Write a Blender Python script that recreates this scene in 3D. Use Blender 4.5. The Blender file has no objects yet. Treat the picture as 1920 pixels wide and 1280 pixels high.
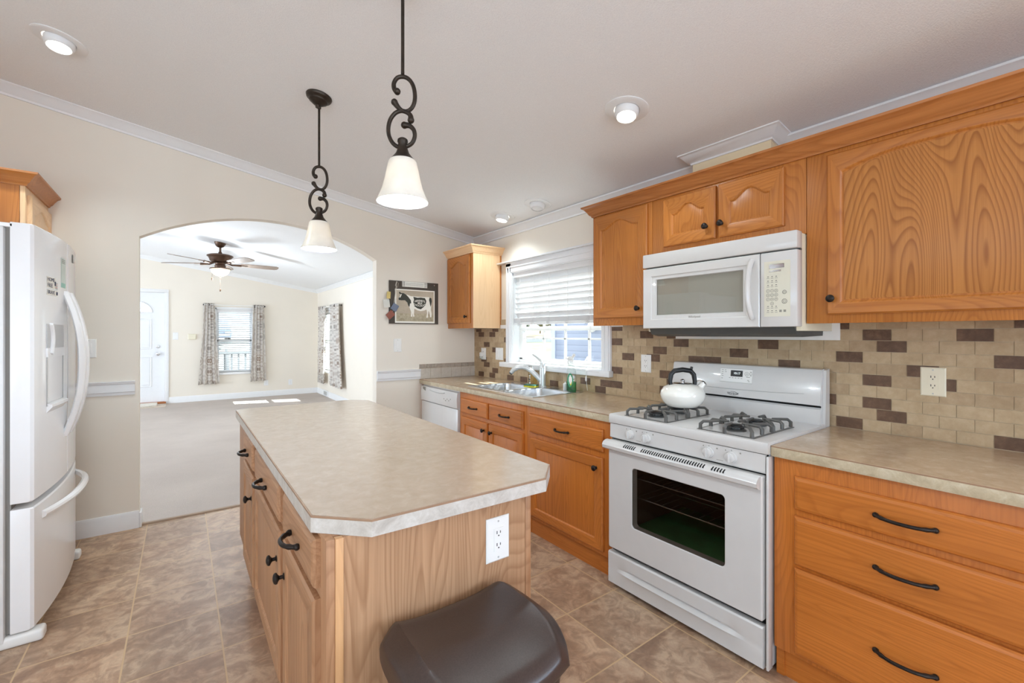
import bpy, bmesh, math, random
from mathutils import Vector, Matrix
random.seed(7)
S = bpy.context.scene
COL = S.collection
PI = math.pi

# ------------------------------------------------------------------ camera
cam = bpy.data.cameras.new('camera'); CAM = bpy.data.objects.new('camera', cam); COL.objects.link(CAM)
CAM.location = (0, 0, 1.358)
CAM.rotation_euler = (PI/2, 0, -math.radians(36.494))
cam.sensor_width = 36; cam.lens = 837.5/1920*36
cam.shift_y = -(640-626.1)/1920
cam.clip_start = .05; cam.clip_end = 600
S.camera = CAM
S.view_settings.view_transform = 'Standard'
S.view_settings.look = 'None'
S.view_settings.gamma = 1
S.view_settings.use_curve_mapping = False
S.view_settings.exposure = 0.28
S.cycles.use_denoising = True
S.cycles.max_bounces = 12
S.cycles.diffuse_bounces = 8
S.cycles.transparent_max_bounces = 24
S.cycles.sample_clamp_indirect = 6
S.cycles.caustics_reflective = False
S.cycles.caustics_refractive = False

# ------------------------------------------------------------------ world and sun
world = bpy.data.worlds.new('world'); S.world = world; world.use_nodes = True
bgn = world.node_tree.nodes['Background']
bgn.inputs[0].default_value = (.80, .98, 1.16, 1); bgn.inputs[1].default_value = 1.9
sun = bpy.data.lights.new('sun', 'SUN'); sun.energy = 22; sun.angle = .009; sun.color = (.9, 1, 1.03)
SUN = bpy.data.objects.new('sun', sun); COL.objects.link(SUN)
SUN.rotation_euler = Vector((-1, .33, -1.02)).to_track_quat('-Z', 'Y').to_euler(); SUN.location = (8, -3, 9)

# daylight area lamps added to brighten the rooms, set at openings in unseen walls
def daylight_fill(name, loc, aim, w, h, power, col=(.77, 1, 1.29)):
    L = bpy.data.lights.new(name, 'AREA'); L.shape = 'RECTANGLE'; L.size = w; L.size_y = h; L.energy = power; L.color = col
    o = bpy.data.objects.new(name, L); COL.objects.link(o); o.location = loc; o.rotation_euler = Vector(aim).to_track_quat('-Z', 'Z').to_euler()
daylight_fill('daylight_living_near', (-6.25, 5.9, 1.3), (1, 0, .25), 1.4, 1.4, 94, (.84, 1, 1.2))
daylight_fill('daylight_living_far', (-6.25, 8.5, 1.28), (1, 0, .25), 1.8, 1.55, 146, (.84, 1, 1.2))
daylight_fill('daylight_dining', (-6.25, -1.5, 1.1), (1, .1, .75), 2.2, 2.0, 14)
daylight_fill('daylight_side', (-6.25, 1.5, 1.4), (1, .1, .75), 1.8, 1.2, 11)
daylight_fill('daylight_patio', (-3.1, -3.35, 1.1), (.1, 1, .8), 2.4, 2.1, 69)
daylight_fill('daylight_right', (2.45, -2.25, 1.475), (-1, .55, .45), 1.1, .95, 50)
daylight_fill('daylight_back', (-.35, -3.35, 1.4), (0, 1, .8), 1.7, 1.4, 27)

# ------------------------------------------------------------------ node helpers
def lin(c):
    if isinstance(c, str):
        c = [int(c[i:i+2], 16)/255 for i in (0, 2, 4)]
    return tuple((x/12.92 if x <= .04045 else ((x+.055)/1.055)**2.4) for x in c) + (1,)
class NT:
    def __init__(s, name):
        s.m = bpy.data.materials.new(name); s.m.use_nodes = True
        s.t = s.m.node_tree; s.b = s.t.nodes['Principled BSDF']; s.out = s.t.nodes['Material Output']
    def n(s, typ, **k):
        nd = s.t.nodes.new(typ)
        for a, v in k.items(): setattr(nd, a, v)
        return nd
    def l(s, a, b): s.t.links.new(a, b)
    def coord(s, scale=(1, 1, 1), kind='Object', jitter=False):
        tc = s.n('ShaderNodeTexCoord'); mp = s.n('ShaderNodeMapping'); mp.inputs['Scale'].default_value = scale
        src = tc.outputs[kind]
        if jitter:
            oi = s.n('ShaderNodeObjectInfo'); mu = s.n('ShaderNodeMath', operation='MULTIPLY'); mu.inputs[1].default_value = 9.0
            s.l(oi.outputs['Random'], mu.inputs[0])
            va = s.n('ShaderNodeVectorMath', operation='ADD'); s.l(src, va.inputs[0]); s.l(mu.outputs[0], va.inputs[1]); src = va.outputs[0]
        s.l(src, mp.inputs['Vector']); return mp.outputs[0]
    def noise(s, vec, scale, detail=3, rough=.5, dist=0):
        nd = s.n('ShaderNodeTexNoise'); nd.inputs['Scale'].default_value = scale; nd.inputs['Detail'].default_value = detail
        nd.inputs['Roughness'].default_value = rough; nd.inputs['Distortion'].default_value = dist
        if vec is not None: s.l(vec, nd.inputs['Vector'])
        return nd.outputs['Fac']
    def math(s, op, a, b=0.0):
        nd = s.n('ShaderNodeMath', operation=op)
        for i, v in enumerate((a, b)):
            if isinstance(v, (int, float)): nd.inputs[i].default_value = v
            else: s.l(v, nd.inputs[i])
        return nd.outputs[0]
    def ramp(s, fac, stops):
        nd = s.n('ShaderNodeValToRGB'); e = nd.color_ramp.elements
        while len(e) < len(stops): e.new(.5)
        for i, (p, c) in enumerate(stops): e[i].position = p; e[i].color = c if len(c) == 4 else tuple(c)+(1,)
        s.l(fac, nd.inputs[0]); return nd.outputs[0]
    def mix(s, fac, a, b, mode='MIX'):
        nd = s.n('ShaderNodeMix', data_type='RGBA', blend_type=mode)
        for sock, v in ((nd.inputs[0], fac), (nd.inputs[6], a), (nd.inputs[7], b)):
            if isinstance(v, (int, float)): sock.default_value = v
            elif isinstance(v, tuple): sock.default_value = v
            else: s.l(v, sock)
        return nd.outputs[2]
    def bump(s, h, strength=.2, dist=.01):
        nd = s.n('ShaderNodeBump'); nd.inputs['Strength'].default_value = strength; nd.inputs['Distance'].default_value = dist
        s.l(h, nd.inputs['Height']); s.l(nd.outputs[0], s.b.inputs['Normal'])
    def set(s, **k):
        for a, v in k.items():
            i = s.b.inputs[{'rough': 'Roughness', 'metal': 'Metallic', 'coat': 'Coat Weight', 'spec': 'Specular IOR Level', 'trans': 'Transmission Weight', 'sss': 'Subsurface Weight', 'coatr': 'Coat Roughness', 'ior': 'IOR'}[a]]
            i.default_value = v
    def col(s, c):
        if isinstance(c, (str, tuple)): s.b.inputs['Base Color'].default_value = lin(c) if isinstance(c, str) else c
        else: s.l(c, s.b.inputs['Base Color'])

def plain(name, c, rough=.5, metal=0, coat=0, var=.03, spec=.5, vs=18):
    n = NT(name); a = lin(c)
    f = n.noise(n.coord(), vs, 2)
    lo = tuple(max(0, x*(1-var)) for x in a[:3])+(1,); hi = tuple(min(1, x*(1+var)) for x in a[:3])+(1,)
    n.col(n.ramp(f, [(.3, lo), (.7, hi)])); n.set(rough=rough, metal=metal, coat=coat, spec=spec); n.m.diffuse_color = a
    return n.m
def oak(name, axis, base, dark, freq=18, contrast=.8, rough=.38, fine=.5):
    n = NT(name)
    al, ac = 1.4, 9.0
    sc = [ac, ac, ac]; sc['xyz'.index(axis)] = al
    v = n.coord(tuple(sc), jitter=True)
    big = n.noise(v, .42, 1, .4, .3)
    rings = n.math('FRACT', n.math('MULTIPLY', big, freq*3.0))
    line = n.ramp(rings, [(0, (1, 1, 1)), (.12, (.7, .7, .7)), (.40, (.1, .1, .1)), (.86, (0, 0, 0)), (1, (1, 1, 1))])
    sc2 = [110, 110, 110]; sc2['xyz'.index(axis)] = 2.2
    fn = n.noise(n.coord(tuple(sc2), jitter=True), 1, 3, .6)
    fnr = n.ramp(fn, [(.40, (0, 0, 0)), (.72, (1, 1, 1))])
    sc3 = [3, 3, 3]; sc3['xyz'.index(axis)] = .5
    tone = n.noise(n.coord(tuple(sc3), jitter=True), 1, 2)
    b, d = lin(base), lin(dark)
    b2 = tuple(x*1.12 for x in b[:3])+(1,); b3 = tuple(x*.90 for x in b[:3])+(1,)
    c = n.ramp(tone, [(.3, b3), (.7, b2)])
    c = n.mix(n.math('MULTIPLY', line, contrast), c, d)
    c = n.mix(n.math('MULTIPLY', fnr, fine), c, d)
    n.col(c); n.set(rough=rough, coat=.15, coatr=.25, spec=.4); n.bump(fn, .05, .002)
    return n.m
def smooth_path(P, R=None, n=5):
    P = [Vector(p) for p in P]; O = []; Q = []
    for i in range(len(P)-1):
        a, b, c, d = P[max(i-1, 0)], P[i], P[i+1], P[min(i+2, len(P)-1)]
        for j in range(n):
            t = j/n; O.append(.5*((2*b)+(c-a)*t+(2*a-5*b+4*c-d)*t*t+(3*b-3*c+d-a)*t**3))
            if R: Q.append(R[i]+(R[i+1]-R[i])*t)
    O.append(P[-1])
    if R: Q.append(R[-1]); return O, Q
    return O
MAT = {}
WOOD = dict(h=('c4742f', '985014'), i=('b28662', '8a5c3a'), p=('ebc59a', 'd0a374'), u=('ba7533', '914e16'))
for ax in 'xyz':
    MAT['oak_'+ax] = oak('honey_oak_'+ax, ax, *WOOD['h'], contrast=.32, fine=.42)
    MAT['isl_'+ax] = oak('island_oak_'+ax, ax, *WOOD['i'], contrast=.45, fine=.5, rough=.5)
    MAT['pale_'+ax] = oak('pale_oak_'+ax, ax, *WOOD['p'], contrast=.25, fine=.35)
    MAT['up_'+ax] = oak('wall_oak_'+ax, ax, *WOOD['u'], contrast=.45, fine=.4)
MAT['stile'] = oak('island_corner_oak', 'z', 'cf9f70', 'b5855a', contrast=.25, fine=.35)
MAT['cath'] = oak('cathedral_oak', 'z', 'ba7c3e', '8b4e1b', freq=22, contrast=.75, fine=.35)
MAT['isl_cath'] = oak('island_cathedral_oak', 'z', 'b68e6b', '8f6443', freq=22, contrast=.55, fine=.5, rough=.5)
MAT['white'] = plain('appliance_white', 'd3d1ce', .22, coat=.4, var=.01)
MAT['fridge'] = plain('fridge_white', 'f2f2f2', .25, coat=.4, var=.005)
MAT['whitem'] = plain('painted_trim_white', 'e8e8e8', .45, var=.01)
MAT['plast'] = plain('white_plastic', 'ecebe7', .35, var=.01)
MAT['almond'] = plain('almond_plastic', 'e4dcc4', .4, var=.01)
MAT['panelc'] = plain('control_panel_cream', 'd8d4c2', .4, var=.01)
MAT['grey'] = plain('light_grey_plastic', 'b9b9b6', .4, var=.02)
MAT['dgrey'] = plain('dark_grey_metal', '4a4a48', .45, var=.05)
MAT['ink'] = plain('grey_print', '8a887f', .6, var=.02)
MAT['inkd'] = plain('dark_print', '3a3835', .6, var=.02)
MAT['black'] = plain('black_plastic', '141414', .35, var=.1)
MAT['gap'] = plain('black_gap', '0a0a0a', .9, var=.1)
MAT['iron'] = plain('grey_enamel_grate', '55534f', .5, var=.1)
MAT['bronze'] = plain('oil_rubbed_bronze', '2a221d', .42, metal=.6, var=.25, vs=60)
MAT['fixture'] = plain('aged_bronze', '3c332b', .42, metal=.7, var=.25, vs=40)
MAT['fanmetal'] = plain('brown_bronze', '5a4334', .35, metal=.6, var=.2)
MAT['blade'] = plain('fan_blade_wood', '8d7c70', .5, var=.1)
MAT['steel'] = plain('stainless_steel', 'd6d6d6', .24, metal=.9, var=.03)
MAT['chrome'] = plain('chrome', 'd8d8d8', .12, metal=1, var=.02)
MAT['wall'] = plain('beige_wall_paint', 'e8e0d3', .85, var=.012, vs=3)
MAT['walllow'] = plain('beige_wall_paint_lower', 'd3c8b6', .85, var=.012, vs=3)
MAT['blind'] = plain('white_blind', 'e2e1e0', .5, var=.01)
MAT['whitepaper'] = plain('white_paper', 'efece2', .8, var=.02)
MAT['board'] = plain('brown_board', '4c443c', .8, var=.04)

def mk_ceiling():
    n = NT('textured_ceiling'); v = n.coord()
    a = n.noise(v, 190, 3, .6); n.col(n.ramp(a, [(.3, lin('ebecee')), (.7, lin('f3f4f5'))])); n.set(rough=.9); n.bump(a, .35, .004); return n.m
MAT['ceil'] = mk_ceiling()
def mk_floor():
    n = NT('brown_stone_tile')
    tc = n.n('ShaderNodeTexCoord'); mp = n.n('ShaderNodeMapping'); n.l(tc.outputs['Object'], mp.inputs[0]); v = mp.outputs[0]
    br = n.n('ShaderNodeTexBrick', offset=0.0, squash=1.0); n.l(v, br.inputs['Vector'])
    br.inputs['Scale'].default_value = 1; br.inputs['Brick Width'].default_value = .340; br.inputs['Row Height'].default_value = .353
    br.inputs['Mortar Size'].default_value = .0035; br.inputs['Mortar Smooth'].default_value = .2; br.inputs['Bias'].default_value = 0
    br.inputs['Color1'].default_value = (0, 0, 0, 1); br.inputs['Color2'].default_value = (1, 1, 1, 1); br.inputs['Mortar'].default_value = (.5, .5, .5, 1)
    va = n.n('ShaderNodeVectorMath', operation='MULTIPLY_ADD'); n.l(br.outputs['Color'], va.inputs[0]); va.inputs[1].default_value = (7, 3, 5); n.l(v, va.inputs[2])
    w = va.outputs[0]
    a = n.noise(w, 3.2, 6, .62, .8); b = n.noise(w, 11, 5, .65, 1.2); c = n.noise(w, 45, 3, .6)
    base = n.ramp(a, [(.28, lin('8f725e')), (.45, lin('b09279')), (.6, lin('c6ac92')), (.75, lin('ad8f76'))])
    base = n.mix(n.math('MULTIPLY', n.ramp(b, [(.42, (1, 1, 1)), (.56, (0, 0, 0))]), .45), base, lin('795d4a'))
    base = n.mix(n.math('MULTIPLY', n.ramp(b, [(.56, (0, 0, 0)), (.74, (1, 1, 1))]), .5), base, lin('d4bfa4'))
    base = n.mix(.12, base, n.ramp(c, [(.3, (.1, .07, .05)), (.7, (.85, .7, .55))]), 'OVERLAY')
    tn = n.ramp(n.math('MULTIPLY', br.outputs['Color'], 1.0), [(0, (.88, .88, .88)), (1, (1.08, 1.05, 1.02))])
    base = n.mix(1.0, base, tn, 'MULTIPLY')
    n.col(n.mix(br.outputs['Fac'], base, lin('c8a982')))
    n.set(rough=.4, spec=.45); n.bump(n.math('SUBTRACT', n.math('MULTIPLY', b, .25), br.outputs['Fac']), .25, .004); return n.m
MAT['floor'] = mk_floor()
def mk_carpet():
    n = NT('beige_carpet'); v = n.coord()
    a = n.noise(v, 260, 2); b = n.noise(v, 1.4, 4, .6); c = n.ramp(n.math('ADD', n.math('MULTIPLY', a, .6), n.math('MULTIPLY', b, .4)), [(.3, lin('b5aaa2')), (.7, lin('d3c8bf'))])
    n.col(c); n.set(rough=1, spec=.1); n.bump(a, .6, .01); return n.m
MAT['carpet'] = mk_carpet()
def mk_lam(name, a, b, c, rough=.17):
    n = NT(name); v = n.coord()
    f = n.noise(v, 22, 6, .7, .6); g = n.noise(v, 140, 3, .6)
    x = n.ramp(f, [(.3, lin(a)), (.52, lin(b)), (.72, lin(c))])
    x = n.mix(n.math('MULTIPLY', n.ramp(g, [(.5, (0, 0, 0)), (.68, (1, 1, 1))]), .25), x, lin(a))
    n.col(x); n.set(rough=rough, spec=.5); n.bump(g, .03, .001); return n.m
MAT['lam'] = mk_lam('beige_laminate', 'b69c7c', 'c3aa8b', 'd0baa0')  # same laminate as the island, warm lamplight put into its colour
MAT['lam_isl'] = mk_lam('pale_beige_laminate', 'ab9782', 'b29f8c', 'baa896')  # island copy of the laminate, daylight tone put into its colour
MAT['lamedge'] = mk_lam('mottled_edge_laminate', 'ad9d82', 'c4b598', 'd4c8b0', .4)  # edge band with warm lamplight put into its colour
MAT['lamedge_isl'] = mk_lam('pale_edge_laminate', 'b0a89e', 'c6c0b7', 'd4cfc8', .4)  # island edge band, cooler daylight tone put into its colour
MAT['lamseam'] = plain('brown_edge_seam', '9a7a60', .5, var=.08)
def mk_tile(name, a, b, c, sp=.3):
    n = NT(name); v = n.coord()
    f = n.noise(v, 30, 5, .7); g = n.noise(v, 4.5, 2)
    x = n.ramp(f, [(.25, lin(a)), (.5, lin(b)), (.75, lin(c))])
    x = n.mix(sp, x, n.ramp(g, [(.35, lin(a)), (.65, lin(c))])); n.col(x); n.set(rough=.5, spec=.4); n.bump(f, .1, .002); return n.m
MAT['tile0'] = mk_tile('travertine_tile', 'a9916f', 'b9a17f', 'c8b292')
MAT['tile1'] = mk_tile('travertine_tile_warm', '9d8464', 'ae9574', 'bda687')
MAT['tile2'] = mk_tile('emperador_tile', '4d3829', '644a38', '84664e', .15)
MAT['grout'] = plain('beige_grout', 'bca98c', .9, var=.03)
def mk_glass(name, tint=(1, 1, 1, 1), refl=.06):
    n = NT(name); tr = n.n('ShaderNodeBsdfTransparent'); tr.inputs[0].default_value = tint
    gl = n.n('ShaderNodeBsdfGlossy'); gl.inputs['Roughness'].default_value = .02
    lw = n.n('ShaderNodeLayerWeight'); lw.inputs[0].default_value = .5
    fc = n.math('ADD', n.math('MULTIPLY', n.math('POWER', lw.outputs['Facing'], 5.0), .9), refl)
    mx = n.n('ShaderNodeMixShader'); n.l(fc, mx.inputs[0]); n.l(tr.outputs[0], mx.inputs[1]); n.l(gl.outputs[0], mx.inputs[2])
    n.l(mx.outputs[0], n.out.inputs[0]); return n.m
MAT['glass'] = mk_glass('window_glass', (.97, .98, .97, 1), .04)
MAT['ovenglass'] = mk_glass('oven_glass', (.66, .63, .60, 1), .02)
MAT['mwglass'] = mk_glass('microwave_glass', (.92, .92, .9, 1), .05)
MAT['clear'] = mk_glass('clear_plastic', (.93, .96, .95, 1), .08); MAT['amber'] = mk_glass('amber_soap', (.93, .84, .55, 1), .08)
MAT['liquid'] = mk_glass('green_liquid', (.10, .62, .34, 1), .05)
def emit(name, c, st):
    n = NT(name); n.col(c); n.b.inputs['Emission Color'].default_value = lin(c); n.b.inputs['Emission Strength'].default_value = st; return n.m
MAT['lamp'] = emit('lit_lens', 'fff6e6', 7.0); MAT['bowl'] = emit('lit_glass_bowl', 'ffe7bd', 2.2)
MAT['clock'] = emit('clock_digits', 'dfe8e8', .8)
def mk_shade():
    n = NT('alabaster_glass_shade'); f = n.noise(n.coord(), 14, 3)
    n.col(n.ramp(f, [(.3, lin('e6e2d9')), (.7, lin('f2efe8'))])); n.set(rough=.35, trans=.0, sss=.0)
    tl = n.n('ShaderNodeBsdfTranslucent'); tl.inputs[0].default_value = lin('f3eee4')
    mx = n.n('ShaderNodeMixShader'); mx.inputs[0].default_value = .2; n.l(n.b.outputs[0], mx.inputs[1]); n.l(tl.outputs[0], mx.inputs[2]); n.l(mx.outputs[0], n.out.inputs[0]); return n.m
MAT['shade'] = mk_shade()
def mk_curtain():
    n = NT('medallion_curtain'); v = n.coord((1, 1, 1))
    sx = n.n('ShaderNodeSeparateXYZ'); n.l(v, sx.inputs[0])
    cb = n.n('ShaderNodeCombineXYZ'); n.l(n.math('ADD', sx.outputs[0], sx.outputs[1]), cb.inputs[0]); n.l(sx.outputs[2], cb.inputs[1])
    vo = n.n('ShaderNodeTexVoronoi'); vo.inputs['Scale'].default_value = 4.4; vo.inputs['Randomness'].default_value = .25; n.l(cb.outputs[0], vo.inputs['Vector'])
    d = vo.outputs['Distance']
    rings = n.ramp(n.math('FRACT', n.math('MULTIPLY', d, 4.5)), [(.0, (0, 0, 0)), (.35, (0, 0, 0)), (.5, (1, 1, 1)), (.85, (1, 1, 1)), (1, (0, 0, 0))])
    core = n.ramp(d, [(.28, (1, 1, 1)), (.42, (.35, .35, .35))])
    tone = n.ramp(vo.outputs['Color'], [(.3, lin('a58e7e')), (.7, lin('b0aaa4'))])
    n.col(n.mix(n.math('MULTIPLY', rings, core), lin('e9e4dd'), tone)); n.set(rough=.9, spec=.1)
    tl = n.n('ShaderNodeBsdfTranslucent'); tl.inputs[0].default_value = lin('d8cfc6')
    mx = n.n('ShaderNodeMixShader'); mx.inputs[0].default_value = .25; n.l(n.b.outputs[0], mx.inputs[1]); n.l(tl.outputs[0], mx.inputs[2]); n.l(mx.outputs[0], n.out.inputs[0]); return n.m
MAT['curtain'] = mk_curtain()
def mk_lid():
    n = NT('brown_matte_plastic'); f = n.noise(n.coord(), 300, 2); n.col(n.ramp(f, [(.3, lin('382a25')), (.7, lin('42342e'))])); n.set(rough=.36, spec=.5); n.bump(f, .12, .001); return n.m
MAT['lid'] = mk_lid()
def mk_siding():
    n = NT('blue_vinyl_siding'); v = n.coord(); sx = n.n('ShaderNodeSeparateXYZ'); n.l(v, sx.inputs[0])
    fr = n.math('FRACT', n.math('MULTIPLY', sx.outputs[2], 7.5))
    n.col(n.ramp(fr, [(0, lin('646a7e')), (.12, lin('868da3')), (1, lin('8e95ab'))])); n.set(rough=.6); return n.m
MAT['siding'] = mk_siding()
MAT['grass'] = plain('dry_grass', '7f8350', .95, var=.3, vs=.6)
MAT['field'] = plain('yellow_field', '9c8a62', .95, var=.15, vs=.2)
MAT['concrete'] = plain('pale_concrete', '8a8884', .9, var=.06, vs=.5)
MAT['asphalt'] = plain('grey_asphalt', '4f5152', .9, var=.15, vs=.4)
MAT['leafd'] = plain('dark_evergreen', '5a5a44', .9, var=.5, vs=2)
MAT['leafy'] = plain('yellow_leaves', 'd9c46a', .9, var=.4, vs=2)
MAT['bark'] = plain('grey_bark', '6d5f52', .95, var=.3, vs=4)

# ------------------------------------------------------------------ geometry builder
class G:
    def __init__(s): s.bm = bmesh.new()
    def _f(s, vs, mi=0):
        try:
            f = s.bm.faces.new(vs); f.material_index = mi; return f
        except ValueError: return None
    def box(s, x0, x1, y0, y1, z0, z1, b=0, mi=0, seg=2, M=None):
        t = bmesh.new(); bmesh.ops.create_cube(t, size=1)
        for v in t.verts: v.co = Vector(((x0+x1)/2+v.co.x*abs(x1-x0), (y0+y1)/2+v.co.y*abs(y1-y0), (z0+z1)/2+v.co.z*abs(z1-z0)))
        if b > 0: bmesh.ops.bevel(t, geom=list(t.edges), offset=b, segments=seg, affect='EDGES', profile=.5, clamp_overlap=True)
        s.merge(t, mi, M); return s
    def merge(s, t, mi=0, M=None):
        mp = {}
        for v in t.verts: mp[v] = s.bm.verts.new(M @ v.co if M is not None else v.co)
        for f in t.faces: s._f([mp[v] for v in f.verts], mi)
        t.free()
    def loft(s, loops, mi=0, cap0=True, cap1=True, closed=True, mif=None):
        L = [[s.bm.verts.new(p) for p in lp] for lp in loops]
        for i in range(len(L)-1):
            a, b = L[i], L[i+1]; n = len(a)
            for j in range(n if closed else n-1):
                k = (j+1) % n; s._f([a[j], a[k], b[k], b[j]], mif(i, j) if mif else mi)
        if cap0: s._f(L[0][::-1], mif(-1, 0) if mif else mi)
        if cap1: s._f(L[-1], mif(len(L)-1, 0) if mif else mi)
        return s
    def lathe(s, prof, c=(0, 0, 0), d=(0, 0, 1), n=28, mi=0, cap=True):
        q = Vector((0, 0, 1)).rotation_difference(Vector(d).normalized()); c = Vector(c)
        loops = [[c + q @ Vector((max(r, 1e-4)*math.cos(2*PI*k/n), max(r, 1e-4)*math.sin(2*PI*k/n), z)) for k in range(n)] for r, z in prof]
        return s.loft(loops, mi, cap, cap)
    def cyl(s, p0, p1, r, r1=None, n=20, mi=0):
        p0, p1 = Vector(p0), Vector(p1); return s.lathe([(r, 0), (r if r1 is None else r1, (p1-p0).length)], p0, p1-p0, n, mi)
    def tube(s, pts, r, n=10, mi=0, closed=False, flat=1.0, up=None):
        pts = [Vector(p) for p in pts]; N = len(pts); rs = r if isinstance(r, (list, tuple)) else [r]*N
        loops = []; u = None
        for i in range(N):
            if closed: t = pts[(i+1) % N]-pts[i-1]
            else: t = pts[min(i+1, N-1)]-pts[max(i-1, 0)]
            t.normalize()
            if up is not None: w = t.cross(Vector(up)); w.normalize(); u = w.cross(t)
            else:
                if u is None: u = t.orthogonal().normalized()
                u = (u - t*u.dot(t)).normalized(); w = t.cross(u)
            loops.append([pts[i]+(u*math.cos(2*PI*k/n)*flat+w*math.sin(2*PI*k/n))*rs[i] for k in range(n)])
        if closed: return s.loft(loops+[loops[0]], mi, False, False)
        return s.loft(loops, mi)
    def sphere(s, c, r, n=16, mi=0, sc=(1, 1, 1)):
        t = bmesh.new(); bmesh.ops.create_uvsphere(t, u_segments=n, v_segments=max(6, n//2), radius=r)
        for v in t.verts: v.co = Vector((v.co.x*sc[0], v.co.y*sc[1], v.co.z*sc[2]))+Vector(c)
        s.merge(t, mi); return s
    def prism(s, poly, f, t0, t1, mi=0, mis=None):
        a = [s.bm.verts.new(f(p[0], p[1], t0)) for p in poly]; b = [s.bm.verts.new(f(p[0], p[1], t1)) for p in poly]; n = len(a)
        s._f(a[::-1], mi); s._f(b, mi)
        for j in range(n): s._f([a[j], a[(j+1) % n], b[(j+1) % n], b[j]], mi if mis is None else mis)
        return s
    def sweep(s, prof, path, mi=0, cap=True):
        """prof: (outward, up) pairs; path: xyz points; outward is to the right of travel in plan"""
        P = [Vector(p) for p in path]; loops = []
        for i, p in enumerate(P):
            ds = []
            if i > 0: ds.append((P[i]-P[i-1]))
            if i < len(P)-1: ds.append((P[i+1]-P[i]))
            ns = [Vector((d.y, -d.x, 0)).normalized() for d in ds]
            m = ns[0] if len(ns) == 1 else (ns[0]+ns[1])/(1+ns[0].dot(ns[1]))
            loops.append([p+m*o+Vector((0, 0, z)) for o, z in prof])
        return s.loft(loops, mi, cap, cap)
    def text(s, txt, size, f, t=.0006, mi=0, align='CENTER', sx=1.0, bend=0.0, bold=0.0):
        cu = bpy.data.curves.new('t', 'FONT'); cu.body = txt; cu.size = size; cu.align_x = align; cu.align_y = 'CENTER'; cu.offset = bold; cu.resolution_u = 3
        o = bpy.data.objects.new('t', cu); COL.objects.link(o)
        me = bpy.data.meshes.new_from_object(o.evaluated_get(bpy.context.evaluated_depsgraph_get()))
        bpy.data.objects.remove(o); bpy.data.curves.remove(cu)
        t_ = bmesh.new(); t_.from_mesh(me); bpy.data.meshes.remove(me)
        r = bmesh.ops.extrude_face_region(t_, geom=list(t_.faces))
        top = {v for v in r['geom'] if isinstance(v, bmesh.types.BMVert)}
        for v in t_.verts: v.co = Vector(f(v.co.x*sx, v.co.y+bend*v.co.x**2, t if v in top else 0))
        s.merge(t_, mi); return s

ORIG = {}
def finish(name, g, mats, parent=None, smooth=True, loc=None):
    bm = g.bm
    bmesh.ops.recalc_face_normals(bm, faces=bm.faces)
    me = bpy.data.meshes.new(name)
    if parent is None:
        if loc is None:
            xs = [v.co for v in bm.verts]
            mn = [min(c[i] for c in xs) for i in range(3)]; mx = [max(c[i] for c in xs) for i in range(3)]
            loc = Vector(((mn[0]+mx[0])/2, (mn[1]+mx[1])/2, mn[2]))
        off = Vector(loc)
    else: off = ORIG[parent.name]
    bmesh.ops.translate(bm, verts=bm.verts, vec=-off)
    bm.to_mesh(me); bm.free()
    for m in (mats if isinstance(mats, (list, tuple)) else [mats]): me.materials.append(MAT[m] if isinstance(m, str) else m)
    if smooth:
        for p in me.polygons: p.use_smooth = True
        me.set_sharp_from_angle(angle=math.radians(34))
    o = bpy.data.objects.new(name, me); COL.objects.link(o)
    if parent is None: o.location = off
    else: o.parent = parent
    ORIG[o.name] = off.copy()
    return o
def tag(o, label, cat, group=None):
    o['label'] = label; o['category'] = cat
    if group: o['group'] = group
    return o
def thing(name, label, cat, loc, group=None):
    o = bpy.data.objects.new(name, None); COL.objects.link(o); o.location = loc; o.empty_display_size = .05
    ORIG[o.name] = Vector(loc); return tag(o, label, cat, group)
def struct(name, g, mats, parent=None, smooth=True, loc=None):
    o = finish(name, g, mats, parent, smooth, loc)
    if parent is None: o['kind'] = 'structure'
    return o
def slabel(o, label): o['label'] = label; return o

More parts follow.
